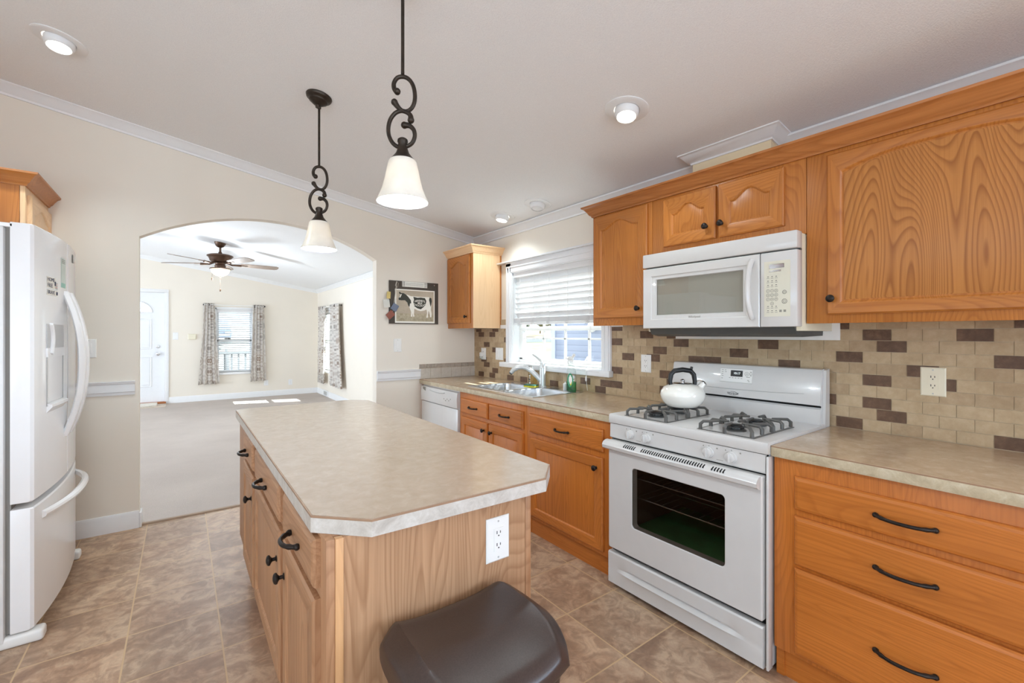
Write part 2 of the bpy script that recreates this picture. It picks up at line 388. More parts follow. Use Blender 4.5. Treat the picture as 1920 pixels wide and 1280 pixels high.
# ------------------------------------------------------------------ joinery helpers
def faceX(X, s=-1):           # a face square to X; u = world Y, w = world Z, n = outward
    return lambda u, w, n=0: Vector((X+s*n, u, w))
def rect_loop(f, u0, u1, w0, w1, n, k):
    nb, ns = k
    P = [f(u0+(u1-u0)*i/nb, w0, n) for i in range(nb)]
    P += [f(u1, w0+(w1-w0)*i/ns, n) for i in range(ns)]
    P += [f(u1+(u0-u1)*i/nb, w1, n) for i in range(nb)]
    P += [f(u0, w1+(w0-w1)*i/ns, n) for i in range(ns)]
    return P
def arch_fn(style):
    def g(t):
        if style == 'cath':          # flat shoulders, reverse curve, round crown
            a = abs(t-.5)*2
            if a > .86: return 0
            return (.5+.5*math.cos(PI*a/.86))**.8
        if style == 'wide':
            a = abs(t-.5)*2
            return max(0, 1-(a/.98)**2.6)
        return 0
    return g
def panel_door(name, f, u0, u1, w0, w1, mats, parent, th=.02, stile=.055, rise=0, style='', low=0, label=None):
    """mats: stile, rail, panel"""
    g = G(); k = (28 if rise else 2, 2); nb, ns = k; a = arch_fn(style)
    iu0, iu1, iw0, iw1 = u0+stile, u1-stile, w0+stile, w1-stile-rise-low
    def inner(d, n):
        P = []
        for i in range(nb): P.append(f(iu0+d+(iu1-iu0-2*d)*i/nb, iw0+d, n))
        for i in range(ns): P.append(f(iu1-d, iw0+d+(iw1-iw0-2*d)*i/ns, n))
        for i in range(nb):
            t = 1-i/nb; P.append(f(iu0+d+(iu1-iu0-2*d)*t, iw1-d+rise*a(t), n))
        for i in range(ns): P.append(f(iu0+d, iw1-d+(iw0-iw1+2*d)*i/ns, n))
        return P
    loops = [rect_loop(f, u0, u1, w0, w1, 0, k), rect_loop(f, u0, u1, w0, w1, th-.007, k), rect_loop(f, u0+.006, u1-.006, w0+.006, w1-.006, th-.001, k),
             inner(0, th), inner(.004, th-.002), inner(.009, th-.008), inner(.014, th-.008), inner(.020, th-.0055)]
    def mif(i, j):
        if i >= len(loops)-2: return 2
        if i == 2 or i == 1: return 1 if (j < nb or nb+ns <= j < 2*nb+ns) else 0
        return 0
    g.loft(loops, mif=mif)
    o = finish(name, g, mats, parent)
    if label: o['label'] = label
    return o
def drawer_front(name, f, u0, u1, w0, w1, mats, parent, th=.02, b=.013):
    g = G(); k = (1, 1)
    g.loft([rect_loop(f, u0, u1, w0, w1, 0, k), rect_loop(f, u0, u1, w0, w1, th-.009, k), rect_loop(f, u0+b*.35, u1-b*.35, w0+b*.35, w1-b*.35, th-.003, k), rect_loop(f, u0+b, u1-b, w0+b, w1-b, th, k)])
    return finish(name, g, mats, parent, smooth=False)
def pull(f, u, w, n, L, parent, bow=.028, r=.0055):
    g = G(); N = 17; P = []; R = []
    for i in range(N):
        t = i/(N-1)*2-1
        P.append(f(u+t*L/2, w-.004*math.cos(t*PI/2)*0, n+.006+bow*(1-abs(t)**2.6)))
        e = abs(t); R.append(r*(1.35 if e > .93 else (1.0 if e > .8 else (1.25 if e > .68 else 1.0))))
    g.tube(P, R, 10)
    for t in (-1, 1):
        g.sphere(f(u+t*L/2, w, n+.006), r*1.5, 10)
        g.cyl(f(u+t*L/2*.97, w, n), f(u+t*L/2*.97, w, n+.010), r*1.1, n=10)
    return finish('handle', g, 'bronze', parent)
def knob(f, u, w, n, parent, s=1.0):
    g = G(); o = f(u, w, n); d = f(u, w, n+1)-o
    g.lathe([(.0095*s, 0), (.0095*s, .002), (.0055*s, .004), (.0055*s, .012*s), (.010*s, .016*s), (.0155*s, .019*s), (.016*s, .023*s), (.013*s, .027*s), (.006*s, .0295*s), (.003*s, .030*s)], o, d, 20)
    return finish('knob', g, 'bronze', parent)

XW, YA = 2.524, 4.09          # right wall tile face, arch wall face
ZC = lambda x: 2.768-.1572*x  # kitchen ceiling
XR = -1.9                     # ridge
def zc(x): return ZC(x) if x >= XR else ZC(2*XR-x)
XL, YF, YB = -6.3, 11.0, -3.4
WX = 2.534                    # painted face of the right wall

# ------------------------------------------------------------------ shell
g = G(); g.box(XL, WX+.2, YB, 4.13, -.12, 0)
o = struct('floor', g, 'floor', loc=(-.194-.34*30-.0017, 1.234-.353*30-.0017, 0)); slabel(o, 'brown stone look tile floor of the kitchen')
g = G(); g.box(XL, WX+.2, 4.13, YF+.2, -.12, .006)
o = struct('floor_carpet', g, 'carpet'); slabel(o, 'beige carpet of the living room beyond the arch')
g = G(); g.box(-.24, 1.455, 4.112, 4.142, -.01, .012, .004)
o = struct('trim_threshold', g, plain('tan_metal_strip', 'a8917a', .5))
g = G()
for xa, xb in ((XR, WX+.2), (XL-.2, XR)):
    g.prism([(xa, zc(xa)), (xb, zc(xb)), (xb, zc(xb)+.1), (xa, zc(xa)+.1)], lambda a, b, t: Vector((a, t, b)), YB-.1, YF+.2)
o = struct('ceiling', g, 'ceil', smooth=False); slabel(o, 'white textured sloping ceiling')

def wall_with_holes(g, f, u0, u1, w0, w1, holes, t, mi=0):
    us = sorted({u0, u1, *[h[0] for h in holes], *[h[1] for h in holes]}); ws = sorted({w0, w1, *[h[2] for h in holes], *[h[3] for h in holes]})
    for i in range(len(us)-1):
        for j in range(len(ws)-1):
            cu, cw = (us[i]+us[i+1])/2, (ws[j]+ws[j+1])/2
            if any(h[0] < cu < h[1] and h[2] < cw < h[3] for h in holes): continue
            a = [f(us[i], ws[j], n) for n in (0, t)]; b = [f(us[i+1], ws[j], n) for n in (0, t)]; c = [f(us[i+1], ws[j+1], n) for n in (0, t)]; d = [f(us[i], ws[j+1], n) for n in (0, t)]
            g.loft([[a[0], b[0], c[0], d[0]], [a[1], b[1], c[1], d[1]]], mi)
KW = (2.265, 3.412, 1.09, 1.945)        # kitchen window hole (y0,y1,z0,z1)
LW = (9.45, 10.50, .56, 1.90)           # living room side window
FW = (.555, 1.245, .55, 1.90)           # living room far window (x0,x1,z0,z1)
DW = (-1.19, -.262, .03, 2.165)         # front door hole
g = G(); wall_with_holes(g, lambda u, w, n: Vector((WX+n, u, w)), YB, YF+.2, 0, 2.45, [KW, LW, (-2.8, -1.7, 1.0, 1.95)], .15)  # last opening, behind the viewer, is added to let in light
o = struct('wall_right', g, 'wall', smooth=False); slabel(o, 'beige outer wall behind the cabinets and the window')
g = G(); wall_with_holes(g, lambda u, w, n: Vector((u, YF+n, w)), XL, WX, 0, 2.40, [FW, DW], .15)
g.prism([(XL, 2.40), (WX, 2.40), (WX, zc(WX)+.05), (XR, zc(XR)+.05), (XL, zc(XL)+.05)], lambda a, b, t: Vector((a, t, b)), YF, YF+.15)
o = struct('wall_far', g, 'wall', smooth=False); slabel(o, 'beige far wall of the living room with front door')
g = G(); wall_with_holes(g, lambda u, w, n: Vector((XL-n, u, w)), YB, YF+.2, 0, 2.45, [(5.2, 6.6, .6, 2.0), (7.6, 9.4, .5, 2.05), (-2.6, -.4, .1, 2.1), (.6, 2.4, .8, 2.0)], .15)
struct('wall_left', g, 'wall', smooth=False)
g = G(); wall_with_holes(g, lambda u, w, n: Vector((u, YB-n, w)), XL, WX, 0, 2.40, [(-4.3, -1.9, .05, 2.15), (-1.2, .5, .7, 2.1)], .15)
g.prism([(XL, 2.40), (WX, 2.40), (WX, zc(WX)+.05), (XR, zc(XR)+.05), (XL, zc(XL)+.05)], lambda a, b, t: Vector((a, t, b)), YB-.15, YB)
struct('wall_back', g, 'wall', smooth=False)
# arch wall
AX0, AX1, AS, AH = -.240, 1.456, 2.045, .238
def arch_poly():
    c = (AX0+AX1)/2; h = (AX1-AX0)/2; R = (h*h+AH*AH)/(2*AH); zc0 = AS+AH-R; a = math.asin(h/R)
    return [(c+R*math.sin(-a+2*a*i/40), zc0+R*math.cos(-a+2*a*i/40)) for i in range(41)]
g = G(); ap = arch_poly(); f = lambda a, b, t: Vector((a, t, b)); Y0, Y1 = YA, YA+.095
for poly in ([(-1.5, 0), (AX0, 0), (AX0, AS), (AX0, zc(AX0)+.05), (-1.5, zc(-1.5)+.05)], [(AX1, 0), (WX+.01, 0), (WX+.01, zc(WX)+.05), (AX1, zc(AX1)+.05), (AX1, AS)]):
    g.prism(poly, f, Y0, Y1)
for i in range(40):
    a, b = ap[i], ap[i+1]; g.prism([a, b, (b[0], zc(b[0])+.05), (a[0], zc(a[0])+.05)], f, Y0, Y1)
bmesh.ops.remove_doubles(g.bm, verts=g.bm.verts, dist=1e-5)
o = struct('wall_arch', g, 'wall', smooth=False); slabel(o, 'beige wall with a wide arched opening to the living room')
g = G(); g.box(-1.56, -1.45, 1.9, YA+.05, 0, zc(-1.56)+.02); struct('wall_fridge', g, 'wall')

# crown moulding (trims)
cove = [(0, -.075), (.012, -.075), (.014, -.062), (.022, -.055), (.040, -.030), (.058, -.012), (.062, -.010), (.062, 0), (0, 0)]
def xs(prof, k): return [(a*k, b*k) for a, b in prof]
g = G(); g.sweep([(-a, b) for a, b in cove], [(WX, -1.2, zc(WX)+.004), (WX, YA, zc(WX)+.004)])
o = struct('trim_1', g, 'whitem'); slabel(o, 'white crown moulding above the oak wall cabinets')
def slope_cove(name, x0, x1, y, sgn, label):
    g = G(); loops = []
    for x in (x0, x1): loops.append([Vector((x, y+sgn*a, zc(x)+b+.004)) for a, b in cove])
    g.loft(loops); o = struct(name, g, 'whitem'); slabel(o, label)
slope_cove('trim_2', -1.45, WX, YA, -1, 'white crown moulding sloping down above the arch')
slope_cove('trim_3', XR, WX, YF, -1, 'white crown moulding on the living room far wall')
g = G(); g.sweep([(-a, b) for a, b in cove], [(WX, YA+.095, zc(WX)+.004), (WX, YF, zc(WX)+.004)])
o = struct('trim_4', g, 'whitem')
# chair rails
rail = [(0, -.048), (.010, -.048), (.012, -.03), (.018, -.026), (.018, .026), (.024, .03), (.026, .040), (.030, .042), (.030, .048), (0, .048)]
g = G(); g.sweep(rail, [(-1.45, YA, .985), (AX0-.022, YA, .985)]); o = struct('trim_5', g, 'whitem'); slabel(o, 'white chair rail left of the arch')
g = G(); g.sweep(rail, [(AX1+.004, YA, .965), (1.895, YA, .965)]); o = struct('trim_6', g, 'whitem'); slabel(o, 'white chair rail right of the arch')
# baseboards
bb = [(0, 0), (.014, 0), (.014, .085), (.011, .095), (.011, .105), (.006, .118), (0, .12)]
g = G(); g.sweep(bb, [(-1.45, YA, 0), (AX0, YA, 0), (AX0, YA+.095, 0)]) if False else g.sweep([(a, b) for a, b in bb], [(-1.45, YA, 0), (AX0, YA, 0)])
g.box(AX0, AX0+.014, YA-.014, YA+.095, 0, .105, .004)
o = struct('baseboard_left', g, 'whitem'); slabel(o, 'white baseboard left of the arch')
g = G(); g.sweep(bb, [(AX1, YA, 0), (1.9, YA, 0)]); g.box(AX1-.014, AX1, YA-.014, YA+.095, 0, .105, .004); struct('baseboard_right', g, 'whitem')
g = G(); g.sweep(bb, [(-.21, YF, .006), (WX, YF, .006), (WX, YA+.1, .006)]); o = struct('baseboard_far', g, 'whitem'); slabel(o, 'white baseboard around the living room')
g = G(); g.sweep(bb, [(XL, YF, .006), (-1.25, YF, .006)]); struct('baseboard_far_left', g, 'whitem')

# boxed chase over the wall cabinets
CX, CY0, CY1 = 2.400, 1.038, 1.469
g = G(); g.box(CX, WX+.01, CY0, CY1, 2.16, zc(CX)+.02)
o = struct('wall_chase', g, plain('beige_chase_paint', 'e3d2b0', .85, var=.012)); slabel(o, 'boxed beige chase rising from the wall cabinets to the ceiling')
g = G(); cr = [(0, -.062), (.008, -.062), (.010, -.054), (.018, -.048), (.024, -.045), (.050, -.016), (.054, -.013), (.062, -.010), (.062, 0), (0, 0)]
zf = zc(CX-.062)+.004
g.sweep(cr, [(WX, CY1, zc(WX)+.004), (CX, CY1, zf), (CX, CY0, zf), (WX, CY0, zc(WX)+.004)])
o = struct('trim_7', g, 'whitem'); slabel(o, 'white crown moulding around the boxed chase')

# ------------------------------------------------------------------ backsplash
DARK = {}
def addk(px):
    for (r, k) in px: DARK[(r, k)] = 2
rows = {0: [-5, 0, 15, 20, 24, 26, 29, 31], 1: [-1, 10, 14, 15, 17, 29], 2: [-1, 1, 9, 30], 3: [10, 14, 27, 31], 4: [-3, -1], 5: [-2, 3, 7, 8, 11, 13, 29], 6: [-5, 0, 5, 10, 30],
        7: [-1, 4, 9, 14, 27], 8: [-4, -1, 9, 11, 29, 31], 9: [-5, 1, 14, 29, 32]}
g = G()
wall_with_holes(g, lambda u, w, n: Vector((WX-n, u, w)), -1.2, YA, .9, 1.412, [(KW[0], KW[1], KW[2], 1.5)], .0075, 3)
rt = random.Random(3)
for r in range(10):
    z0 = .9175+.0515*r; z1 = min(z0+.0490, 1.411); off = .694 if r % 2 == 0 else .642
    for k in range(-18, 34):
        y0 = off+.1035*k+.0012; y1 = y0+.1011
        segs = [(max(y0, -1.2), min(y1, YA-.001))]
        if z1 > KW[2]-.01: segs = [(a, min(b, KW[0])) for a, b in segs]+[(max(a, KW[1]), b) for a, b in segs]
        mi = 2 if k in rows[r] else (1 if rt.random() < .4 else 0)
        for a, b in segs:
            if b-a > .006: g.box(XW, WX-.002, a, b, z0, z1, 0, mi)
o = struct('wall_backsplash', g, ['tile0', 'tile1', 'tile2', 'grout'], smooth=False); slabel(o, 'beige and brown brick pattern tile backsplash')
MAT['tile3'] = mk_tile('grey_mosaic_tile', '8f8378', 'aa9c8e', 'c2b6a8'); MAT['tile4'] = mk_tile('pale_grey_tile', 'b8aea2', 'c6bdb1', 'd3cbc0')
g = G(); g.box(1.888, XW, YA-.006, YA, .916, 1.06, 0, 2)
x = 1.888
while x < XW-.02:
    x1 = min(x+.116, XW); g.box(x+.001, x1-.001, YA-.0085, YA-.003, .917, 1.017, 0, 1); x = x1+.0015
x = 1.885
while x < XW-.02:
    x1 = min(x+.078, XW); g.box(x+.001, x1-.001, YA-.0105, YA-.003, 1.0195, 1.0595, .001, 0); x = x1+.001
o = struct('wall_backsplash_end', g, ['tile3', 'tile4', 'grout'], smooth=False); slabel(o, 'short grey tile splash on the arch wall at the end of the worktop')
g = G()
for a, b in ((3.496, 3.596), (2.08, 2.196)): g.box(2.516, WX, a, b, 1.411, 1.446, .003)
struct('trim_8', g, 'whitem')
g = G(); g.box(2.519, WX, .781, 1.66, 1.3285, 1.80, .001); o = struct('trim_9', g, 'plast'); slabel(o, 'white wall panel behind and under the microwave')

# ------------------------------------------------------------------ kitchen window
g = G()
y0, y1, z0, z1 = KW
# casing (flat boards with a bead), jamb lining, head shelf, stool
for a, b in ((y0-.078, y0+.004), (y1-.004, y1+.078)):
    g.box(2.505, WX, a, b, 1.087, 2.03, .004); g.box(2.499, 2.51, a+.012, b-.05, 1.087, 2.0, .003); g.box(2.499, 2.51, a+.05, b-.012, 1.087, 2.0, .003)
g.box(2.505, WX, y0-.078, y1+.078, z1-.004, 2.035, .003); g.box(2.497, 2.51, y0-.07, y1+.07, 1.985, 2.0, .003)
g.box(2.472, WX, y0-.115, y1+.19, 2.033, 2.047, .003)
for a, b in ((y0, y0+.012), (y1-.012, y1)): g.box(2.51, 2.64, a, b, z0, z1)
g.box(2.51, 2.64, y0, y1, z1-.012, z1)
o = struct('window_1', g, 'whitem'); slabel(o, 'white framed kitchen window over the sink')
g = G(); g.box(2.475, 2.645, y0, y1, 1.072, 1.092, .004); g.box(2.478, WX, y0-.09, y1+.15, 1.043, 1.089, .006)
W1 = o; o = struct('window_sill', g, 'whitem', W1)
g = G(); xa, xb = 2.605, 2.65
for a, b in ((y0+.012, y0+.058), (y1-.06, y1-.012)): g.box(xa, xb, a, b, z0, z1-.012, .004)
g.box(xa-.01, xb, y0+.012, y1-.012, z0, 1.118, .006); g.box(xa, xb, y0+.012, y1-.012, 1.118, 1.138, .004)
g.box(xa-.006, xb, y0+.012, y1-.012, 1.388, 1.425, .005); g.box(xa, xb, y0+.012, y1-.012, z1-.06, z1-.012, .004)
for y in (3.062, 2.784, 2.506): g.box(2.618, 2.634, y-.010, y+.010, 1.14, z1-.05, .002)
for z in (1.318, 1.66): g.box(2.618, 2.634, y0+.05, y1-.05, z-.007, z+.007, .002)
g.tube([(2.60, 2.535, 1.135), (2.597, 2.50, 1.175), (2.60, 2.50, 1.145)], .006, 6)
struct('window_frame', g, 'plast', W1)
g = G(); g.box(2.625, 2.628, y0+.05, y1-.05, 1.14, z1-.05); struct('window_pane', g, 'glass', W1)

def blind(name, label, T, u0, u1, ztop, zbot, zend, pitch, tilt, wslat, cords, wand, stack=0, mat='blind', group=None, loc=None):
    """T(u, w, n): n = into the room"""
    t = thing(name, label, 'window blind', loc, group)
    def bx(g, a, b, c, d, e, f_, bev=.002):
        tm = bmesh.new(); bmesh.ops.create_cube(tm, size=1)
        for v in tm.verts: v.co = Vector(((a+b)/2+v.co.x*(b-a), (c+d)/2+v.co.y*(d-c), (e+f_)/2+v.co.z*(f_-e)))
        if bev: bmesh.ops.bevel(tm, geom=list(tm.edges), offset=bev, segments=1, affect='EDGES', clamp_overlap=True)
        for v in tm.verts: v.co = T(*v.co)
        g.merge(tm)
    g = G(); bx(g, u0, u1, ztop-.055, ztop, -.03, .034); finish('headrail', g, mat, t)
    g = G(); z = ztop-.07
    def slat(z, tl):
        N = 5; c, s_ = math.cos(tl), math.sin(tl); up = []; dn = []
        for i in range(N):
            q = (i/(N-1)-.5)*wslat; h = .0035*(1-(2*i/(N-1)-1)**2)
            up.append((q*c-h*s_, q*s_+h*c))
        loops = []
        for u in (u0+.004, u1-.004): loops.append([T(u, z+b+.0017, a) for a, b in up]+[T(u, z+b-.0017, a) for a, b in up[::-1]])
        g.loft(loops)
    while z > zbot+.02: slat(z, tilt); z -= pitch
    for i in range(stack): slat(zend+.022+.0045*i, .02)
    finish('slats', g, mat, t)
    g = G(); bx(g, u0, u1, zend, zend+.018, -wslat/2, wslat/2); finish('bottom_rail', g, mat, t)
    g = G()
    for u in cords:
        for nn in (-wslat/2-.002, wslat/2+.002): g.tube([T(u, ztop-.05, nn), T(u, zend, nn)], .0012, 5)
        for q in range(3 if stack else 0): g.tube([T(u+.012*q-.01, zend+.05, wslat/2+.003), T(u+.012*q, zend-.004-.006*q, wslat/2+.006), T(u+.012*q+.012, zend+.03, wslat/2+.003)], .0012, 5)
    finish('ladder_cords', g, mat, t)
    if wand: g = G(); g.tube([T(wand[0], ztop-.04, .045), T(wand[0]-.004, wand[1], .045)], .0035, 8); finish('wand', g, mat, t)
    return t
TK = lambda u, w, n=0: Vector((2.56-n, u, w))
bk = blind('window_blind', 'white slatted blind half raised in the kitchen window over the sink', TK, y0+.016, y1-.018, 1.942, 1.50, 1.445, .0485, .95, .05, (3.30, 3.10, 2.89, 2.66, 2.43), (3.385, 1.13), 9, loc=(2.56, 2.84, 1.445))
g = G(); g.tube([(2.515, 2.395, 1.93), (2.513, 2.392, 1.30), (2.468, 2.392, 1.08), (2.466, 2.392, 1.02)], .0016, 6)
g.tube([(2.515, 2.38, 1.93), (2.513, 2.384, 1.30), (2.468, 2.385, 1.08), (2.466, 2.386, 1.0), (2.48, 2.388, .93)], .0016, 6); g.lathe([(.004, 0), (.008, .01), (.006, .035), (.002, .04)], (2.466, 2.389, 1.0), n=12)
finish('lift_cord', g, 'plast', bk)
# ------------------------------------------------------------------ living room windows
g = G(); x0, x1, z0, z1 = FW
for a, b in ((x0-.012, x0+.03), (x1-.03, x1+.012)): g.box(a, b, YF-.01, YF+.12, z0, z1, .003)
g.box(x0-.012, x1+.012, YF-.01, YF+.12, z1-.03, z1+.02, .003); g.box(x0-.02, x1+.02, YF-.035, YF+.12, z0-.035, z0+.012, .004)
g.box(x0, x1, YF+.07, YF+.11, 1.20, 1.25, .003); g.box(x0, x1, YF+.07, YF+.11, z0, z0+.06, .003)
for a in (x0+.03, x1-.07): g.box(a, a+.04, YF+.07, YF+.11, z0, z1, .003)
o = struct('window_2', g, 'whitem'); slabel(o, 'living room far window between two patterned curtains')
g = G(); g.box(x0, x1, YF+.088, YF+.091, z0, z1); struct('window_pane', g, 'glass', o)
TF = lambda u, w, n=0: Vector((u, YF+.035-n, w))
blind('window_blind', 'white open slatted blind in the living room far window', TF, x0+.035, x1-.035, z1-.035, z0+.05, z0+.03, .0425, .30, .045, (.74, .98), (x0+.06, 1.2), 0, loc=((x0+x1)/2, YF+.035, z0))
g = G(); y0, y1, z0, z1 = LW
for a, b in ((y0-.012, y0+.03), (y1-.03, y1+.012)): g.box(WX-.01, WX+.12, a, b, z0, z1, .003)
g.box(WX-.01, WX+.12, y0-.012, y1+.012, z1-.03, z1+.02, .003); g.box(WX-.035, WX+.12, y0-.02, y1+.02, z0-.035, z0+.012, .004)
g.box(WX+.07, WX+.11, y0, y1, 1.20, 1.25, .003); g.box(WX+.07, WX+.11, y0, y1, z0, z0+.06, .003)
for a in (y0+.03, y1-.07): g.box(WX+.07, WX+.11, a, a+.04, z0, z1, .003)
o = struct('window_3', g, 'whitem'); slabel(o, 'sunlit living room window on the right wall between curtains')
g = G(); g.box(WX+.088, WX+.091, y0, y1, z0, z1); struct('window_pane', g, 'glass', o)
TS = lambda u, w, n=0: Vector((WX+.035-n, u, w))
blind('window_blind', 'white slatted blind in the sunlit window on the living room right wall', TS, y0+.035, y1-.035, z1-.035, z0+.05, z0+.03, .0425, -.55, .045, (9.7, 10.1), None, 0, loc=(WX+.035, 9.9, z0))

def curtain(name, label, T, ut, ub, ztop, zbot, folds, amp, group, gro, flip=1):
    """ut, ub: (start, end) along the wall at top and bottom"""
    g = G(); NU, NW = folds*8, 26; rows_ = []
    for j in range(NW+1):
        t = j/NW; w = ztop+(zbot-ztop)*t; a, b = ut[0]+(ub[0]-ut[0])*t**1.4, ut[1]+(ub[1]-ut[1])*t**1.4
        row = []
        for i in range(NU+1):
            s = i/NU; ph = 2*PI*folds*s
            row.append(g.bm.verts.new(T(a+(b-a)*s+.012*math.sin(ph*2+t*2), w-.006*math.sin(ph)*t, amp*(1-.15*t)*math.sin(ph+.4*math.sin(3*t)))))
        rows_.append(row)
    for j in range(NW):
        for i in range(NU): g._f([rows_[j][i], rows_[j][i+1], rows_[j+1][i+1], rows_[j+1][i]])
    loc = T((ub[0]+ub[1])/2, zbot, 0)
    r = thing(name, label, 'curtain', loc, group)
    o = finish('fabric', g, 'curtain', r); md = o.modifiers.new('thick', 'SOLIDIFY'); md.thickness = .003; md.offset = 0
    for u in gro:
        g = G(); c = T(u, ztop-.035, .0); nx = T(u+1, ztop, 0)-T(u, ztop, 0)
        q = Vector((0, 0, 1)).rotation_difference(nx)
        g.tube([c+q @ Vector((.023*math.cos(2*PI*k/16), .023*math.sin(2*PI*k/16), 0)) for k in range(16)], .006, 6, closed=True)
        finish('grommet', g, 'bronze', r)
    return r
def crod(label, T, a, b, z, group):
    p = T(a, z, 0); r = thing('curtain_rod', label, 'curtain rod', p, group)
    g = G(); g.cyl(T(a, z, 0), T(b, z, 0), .009); finish('rod', g, 'plast', r)
    for u in (a, b):
        g = G(); g.sphere(T(u, z, 0), .017, 12); finish('finial', g, 'bronze', r)
    for u in (a+.05, b-.05):
        g = G(); g.tube([T(u, z, 0), T(u, z, -.075)], .006, 8); g.lathe([(.02, 0), (.02, .004)], T(u, z, -.075), T(0, 0, 1)-T(0, 0, 0), 12); finish('bracket', g, 'bronze', r)
TF2 = lambda u, w, n=0: Vector((u, YF-.085-n, w))
TS2 = lambda u, w, n=0: Vector((WX-.085-n, u, w))
GC = 'medallion curtains in the living room'
curtain('curtain', 'taupe medallion curtain on the side of the far window nearer the front door', TF2, (.355, .545), (.262, .62), 1.985, .345, 4, .026, GC, (.45,))
curtain('curtain', 'pale grey medallion curtain on the side of the far window nearer the room corner', TF2, (1.215, 1.43), (1.165, 1.458), 1.98, .355, 4, .026, GC, (1.25,))
curtain('curtain', 'brown medallion curtain on the right wall window, the panel nearer the arch', TS2, (8.95, 9.56), (8.70, 9.60), 1.96, .32, 5, .034, GC, (9.2,))
curtain('curtain', 'glowing sunlit white curtain on the right wall window, the panel beside the room corner', TS2, (9.98, 10.50), (10.05, 10.60), 1.96, .30, 5, .034, GC, (10.1,))
crod('white curtain rod above the living room far window', TF2, .36, 1.44, 1.95, 'curtain rods')
crod('white curtain rod above the sunlit right wall window', TS2, 8.98, 10.5, 1.925, 'curtain rods')

# ------------------------------------------------------------------ front door
x0, x1, z0, z1 = DW
MAT['door'] = plain('white_door_paint', 'e6e7e8', .4, var=.01)
g = G()
g.box(x1-.004, x1+.062, YF-.018, YF+.1, 0, z1-.0045, .002); g.box(x0-.062, x0+.004, YF-.018, YF+.1, 0, z1-.0045, .002); g.box(x0-.062, x1+.062, YF-.018, YF+.1, z1-.004, z1+.06, .004)
D1 = struct('door_1', g, 'whitem'); slabel(D1, 'white front door with half round window in the living room far wall')
cx, R0, zl = (x0+x1)/2, .27, 1.775
g = G(); f = lambda a, b, t: Vector((a, t, b))
arc = [(cx+R0*math.cos(PI*i/24), zl+.8*R0*math.sin(PI*i/24)) for i in range(25)]
ya, yb = YF+.03, YF+.07
g.prism([(x0+.006, z0+.02), (x1-.006, z0+.02), (x1-.006, zl), (x0+.006, zl)], f, ya, yb)
top = [(x1-.006, zl), (x1-.006, z1-.006), (x0+.006, z1-.006), (x0+.006, zl)]
for i in range(24):
    a, b = arc[i], arc[i+1]
    g.prism([a, b, (b[0], z1-.006), (a[0], z1-.006)], f, ya, yb)
g.prism([(cx+R0, zl), (x1-.006, zl), (x1-.006, z1-.006), (cx+R0, z1-.006)], f, ya, yb); g.prism([(x0+.006, zl), (cx-R0, zl), (cx-R0, z1-.006), (x0+.006, z1-.006)], f, ya, yb)
for sx in (-1, 1):
    for (wa, wb) in ((1.09, 1.63), (.36, .90)):
        ua, ub = sorted((cx+sx*.09, cx+sx*.245)); k = (1, 1); ff = lambda u, w, n=0: Vector((u, ya-n, w))
        g.loft([rect_loop(ff, ua-.02, ub+.02, wa-.02, wb+.02, -.001, k), rect_loop(ff, ua-.012, ub+.012, wa-.012, wb+.012, .010, k), rect_loop(ff, ua, ub, wa, wb, .004, k), rect_loop(ff, ua+.018, ub-.018, wa+.018, wb-.018, .009, k)])
struct('door_slab', g, 'door', D1, smooth=False)
g = G(); g.prism(arc, f, ya+.015, ya+.02); struct('door_lite', g, 'glass', D1)
g = G()
for i in range(1, 4): g.tube([(cx, ya+.01, zl+.015), (cx+R0*math.cos(PI*i/4)*.98, ya+.01, zl+.78*R0*math.sin(PI*i/4))], .006, 6)
g.tube([(cx+.13*math.cos(PI*i/16), ya+.01, zl+.105*math.sin(PI*i/16)) for i in range(17)], .006, 6)
g.tube([(a, ya-.002, b) for a, b in arc]+[(arc[0][0], ya-.002, arc[0][1])], .012, 6)
struct('door_lite_frame', g, 'door', D1)
for zz, rr, nm in ((1.118, .026, 'deadbolt'), (.975, .028, 'door_knob')):
    g = G(); g.lathe([(.03, 0), (.03, .006), (.012, .010), (.012, .03), (rr, .036), (rr, .055), (.012, .064)] if nm == 'door_knob' else [(.03, 0), (.03, .012), (.02, .02)], (-.366, ya, zz), (0, -1, 0), 18); struct(nm, g, 'steel', D1)
g = G(); g.box(x0-.02, x1+.02, YF-.06, YF+.1, .012, .05, .006); struct('threshold', g, plain('orange_oak_sill', 'a8683a', .5), D1)
g = G(); g.box(-1.5, -.235, 10.5, YF, .002, .018); struct('floor_entry', g, mk_tile('entry_tile', 'b5a595', 'c5b6a6', 'd2c5b6'))
g = G(); g.box(-1.12, -.37, 10.62, 10.90, .016, .055, .012); tag(finish('door_mat', g, plain('off_white_mat', 'e2ddd2', .95, var=.05, vs=60)), 'off white mat lying in front of the front door', 'mat')
g = G(); g.box(1.93, 2.09, YF-.05, YF-.016, .02, .10, .004)
# floor register near the corner
t = thing('floor_vent', 'small white wall register on the baseboard in the living room corner', 'vent', (WX-.02, 10.2, .03))
g = G(); g.box(WX-.03, WX-.014, 10.02, 10.36, .02, .14, .004); finish('cover', g, 'whitem', t)
g = G()
for i in range(9): g.box(WX-.034, WX-.029, 10.06+.03*i, 10.075+.03*i, .04, .12)
finish('slots', g, 'grey', t)

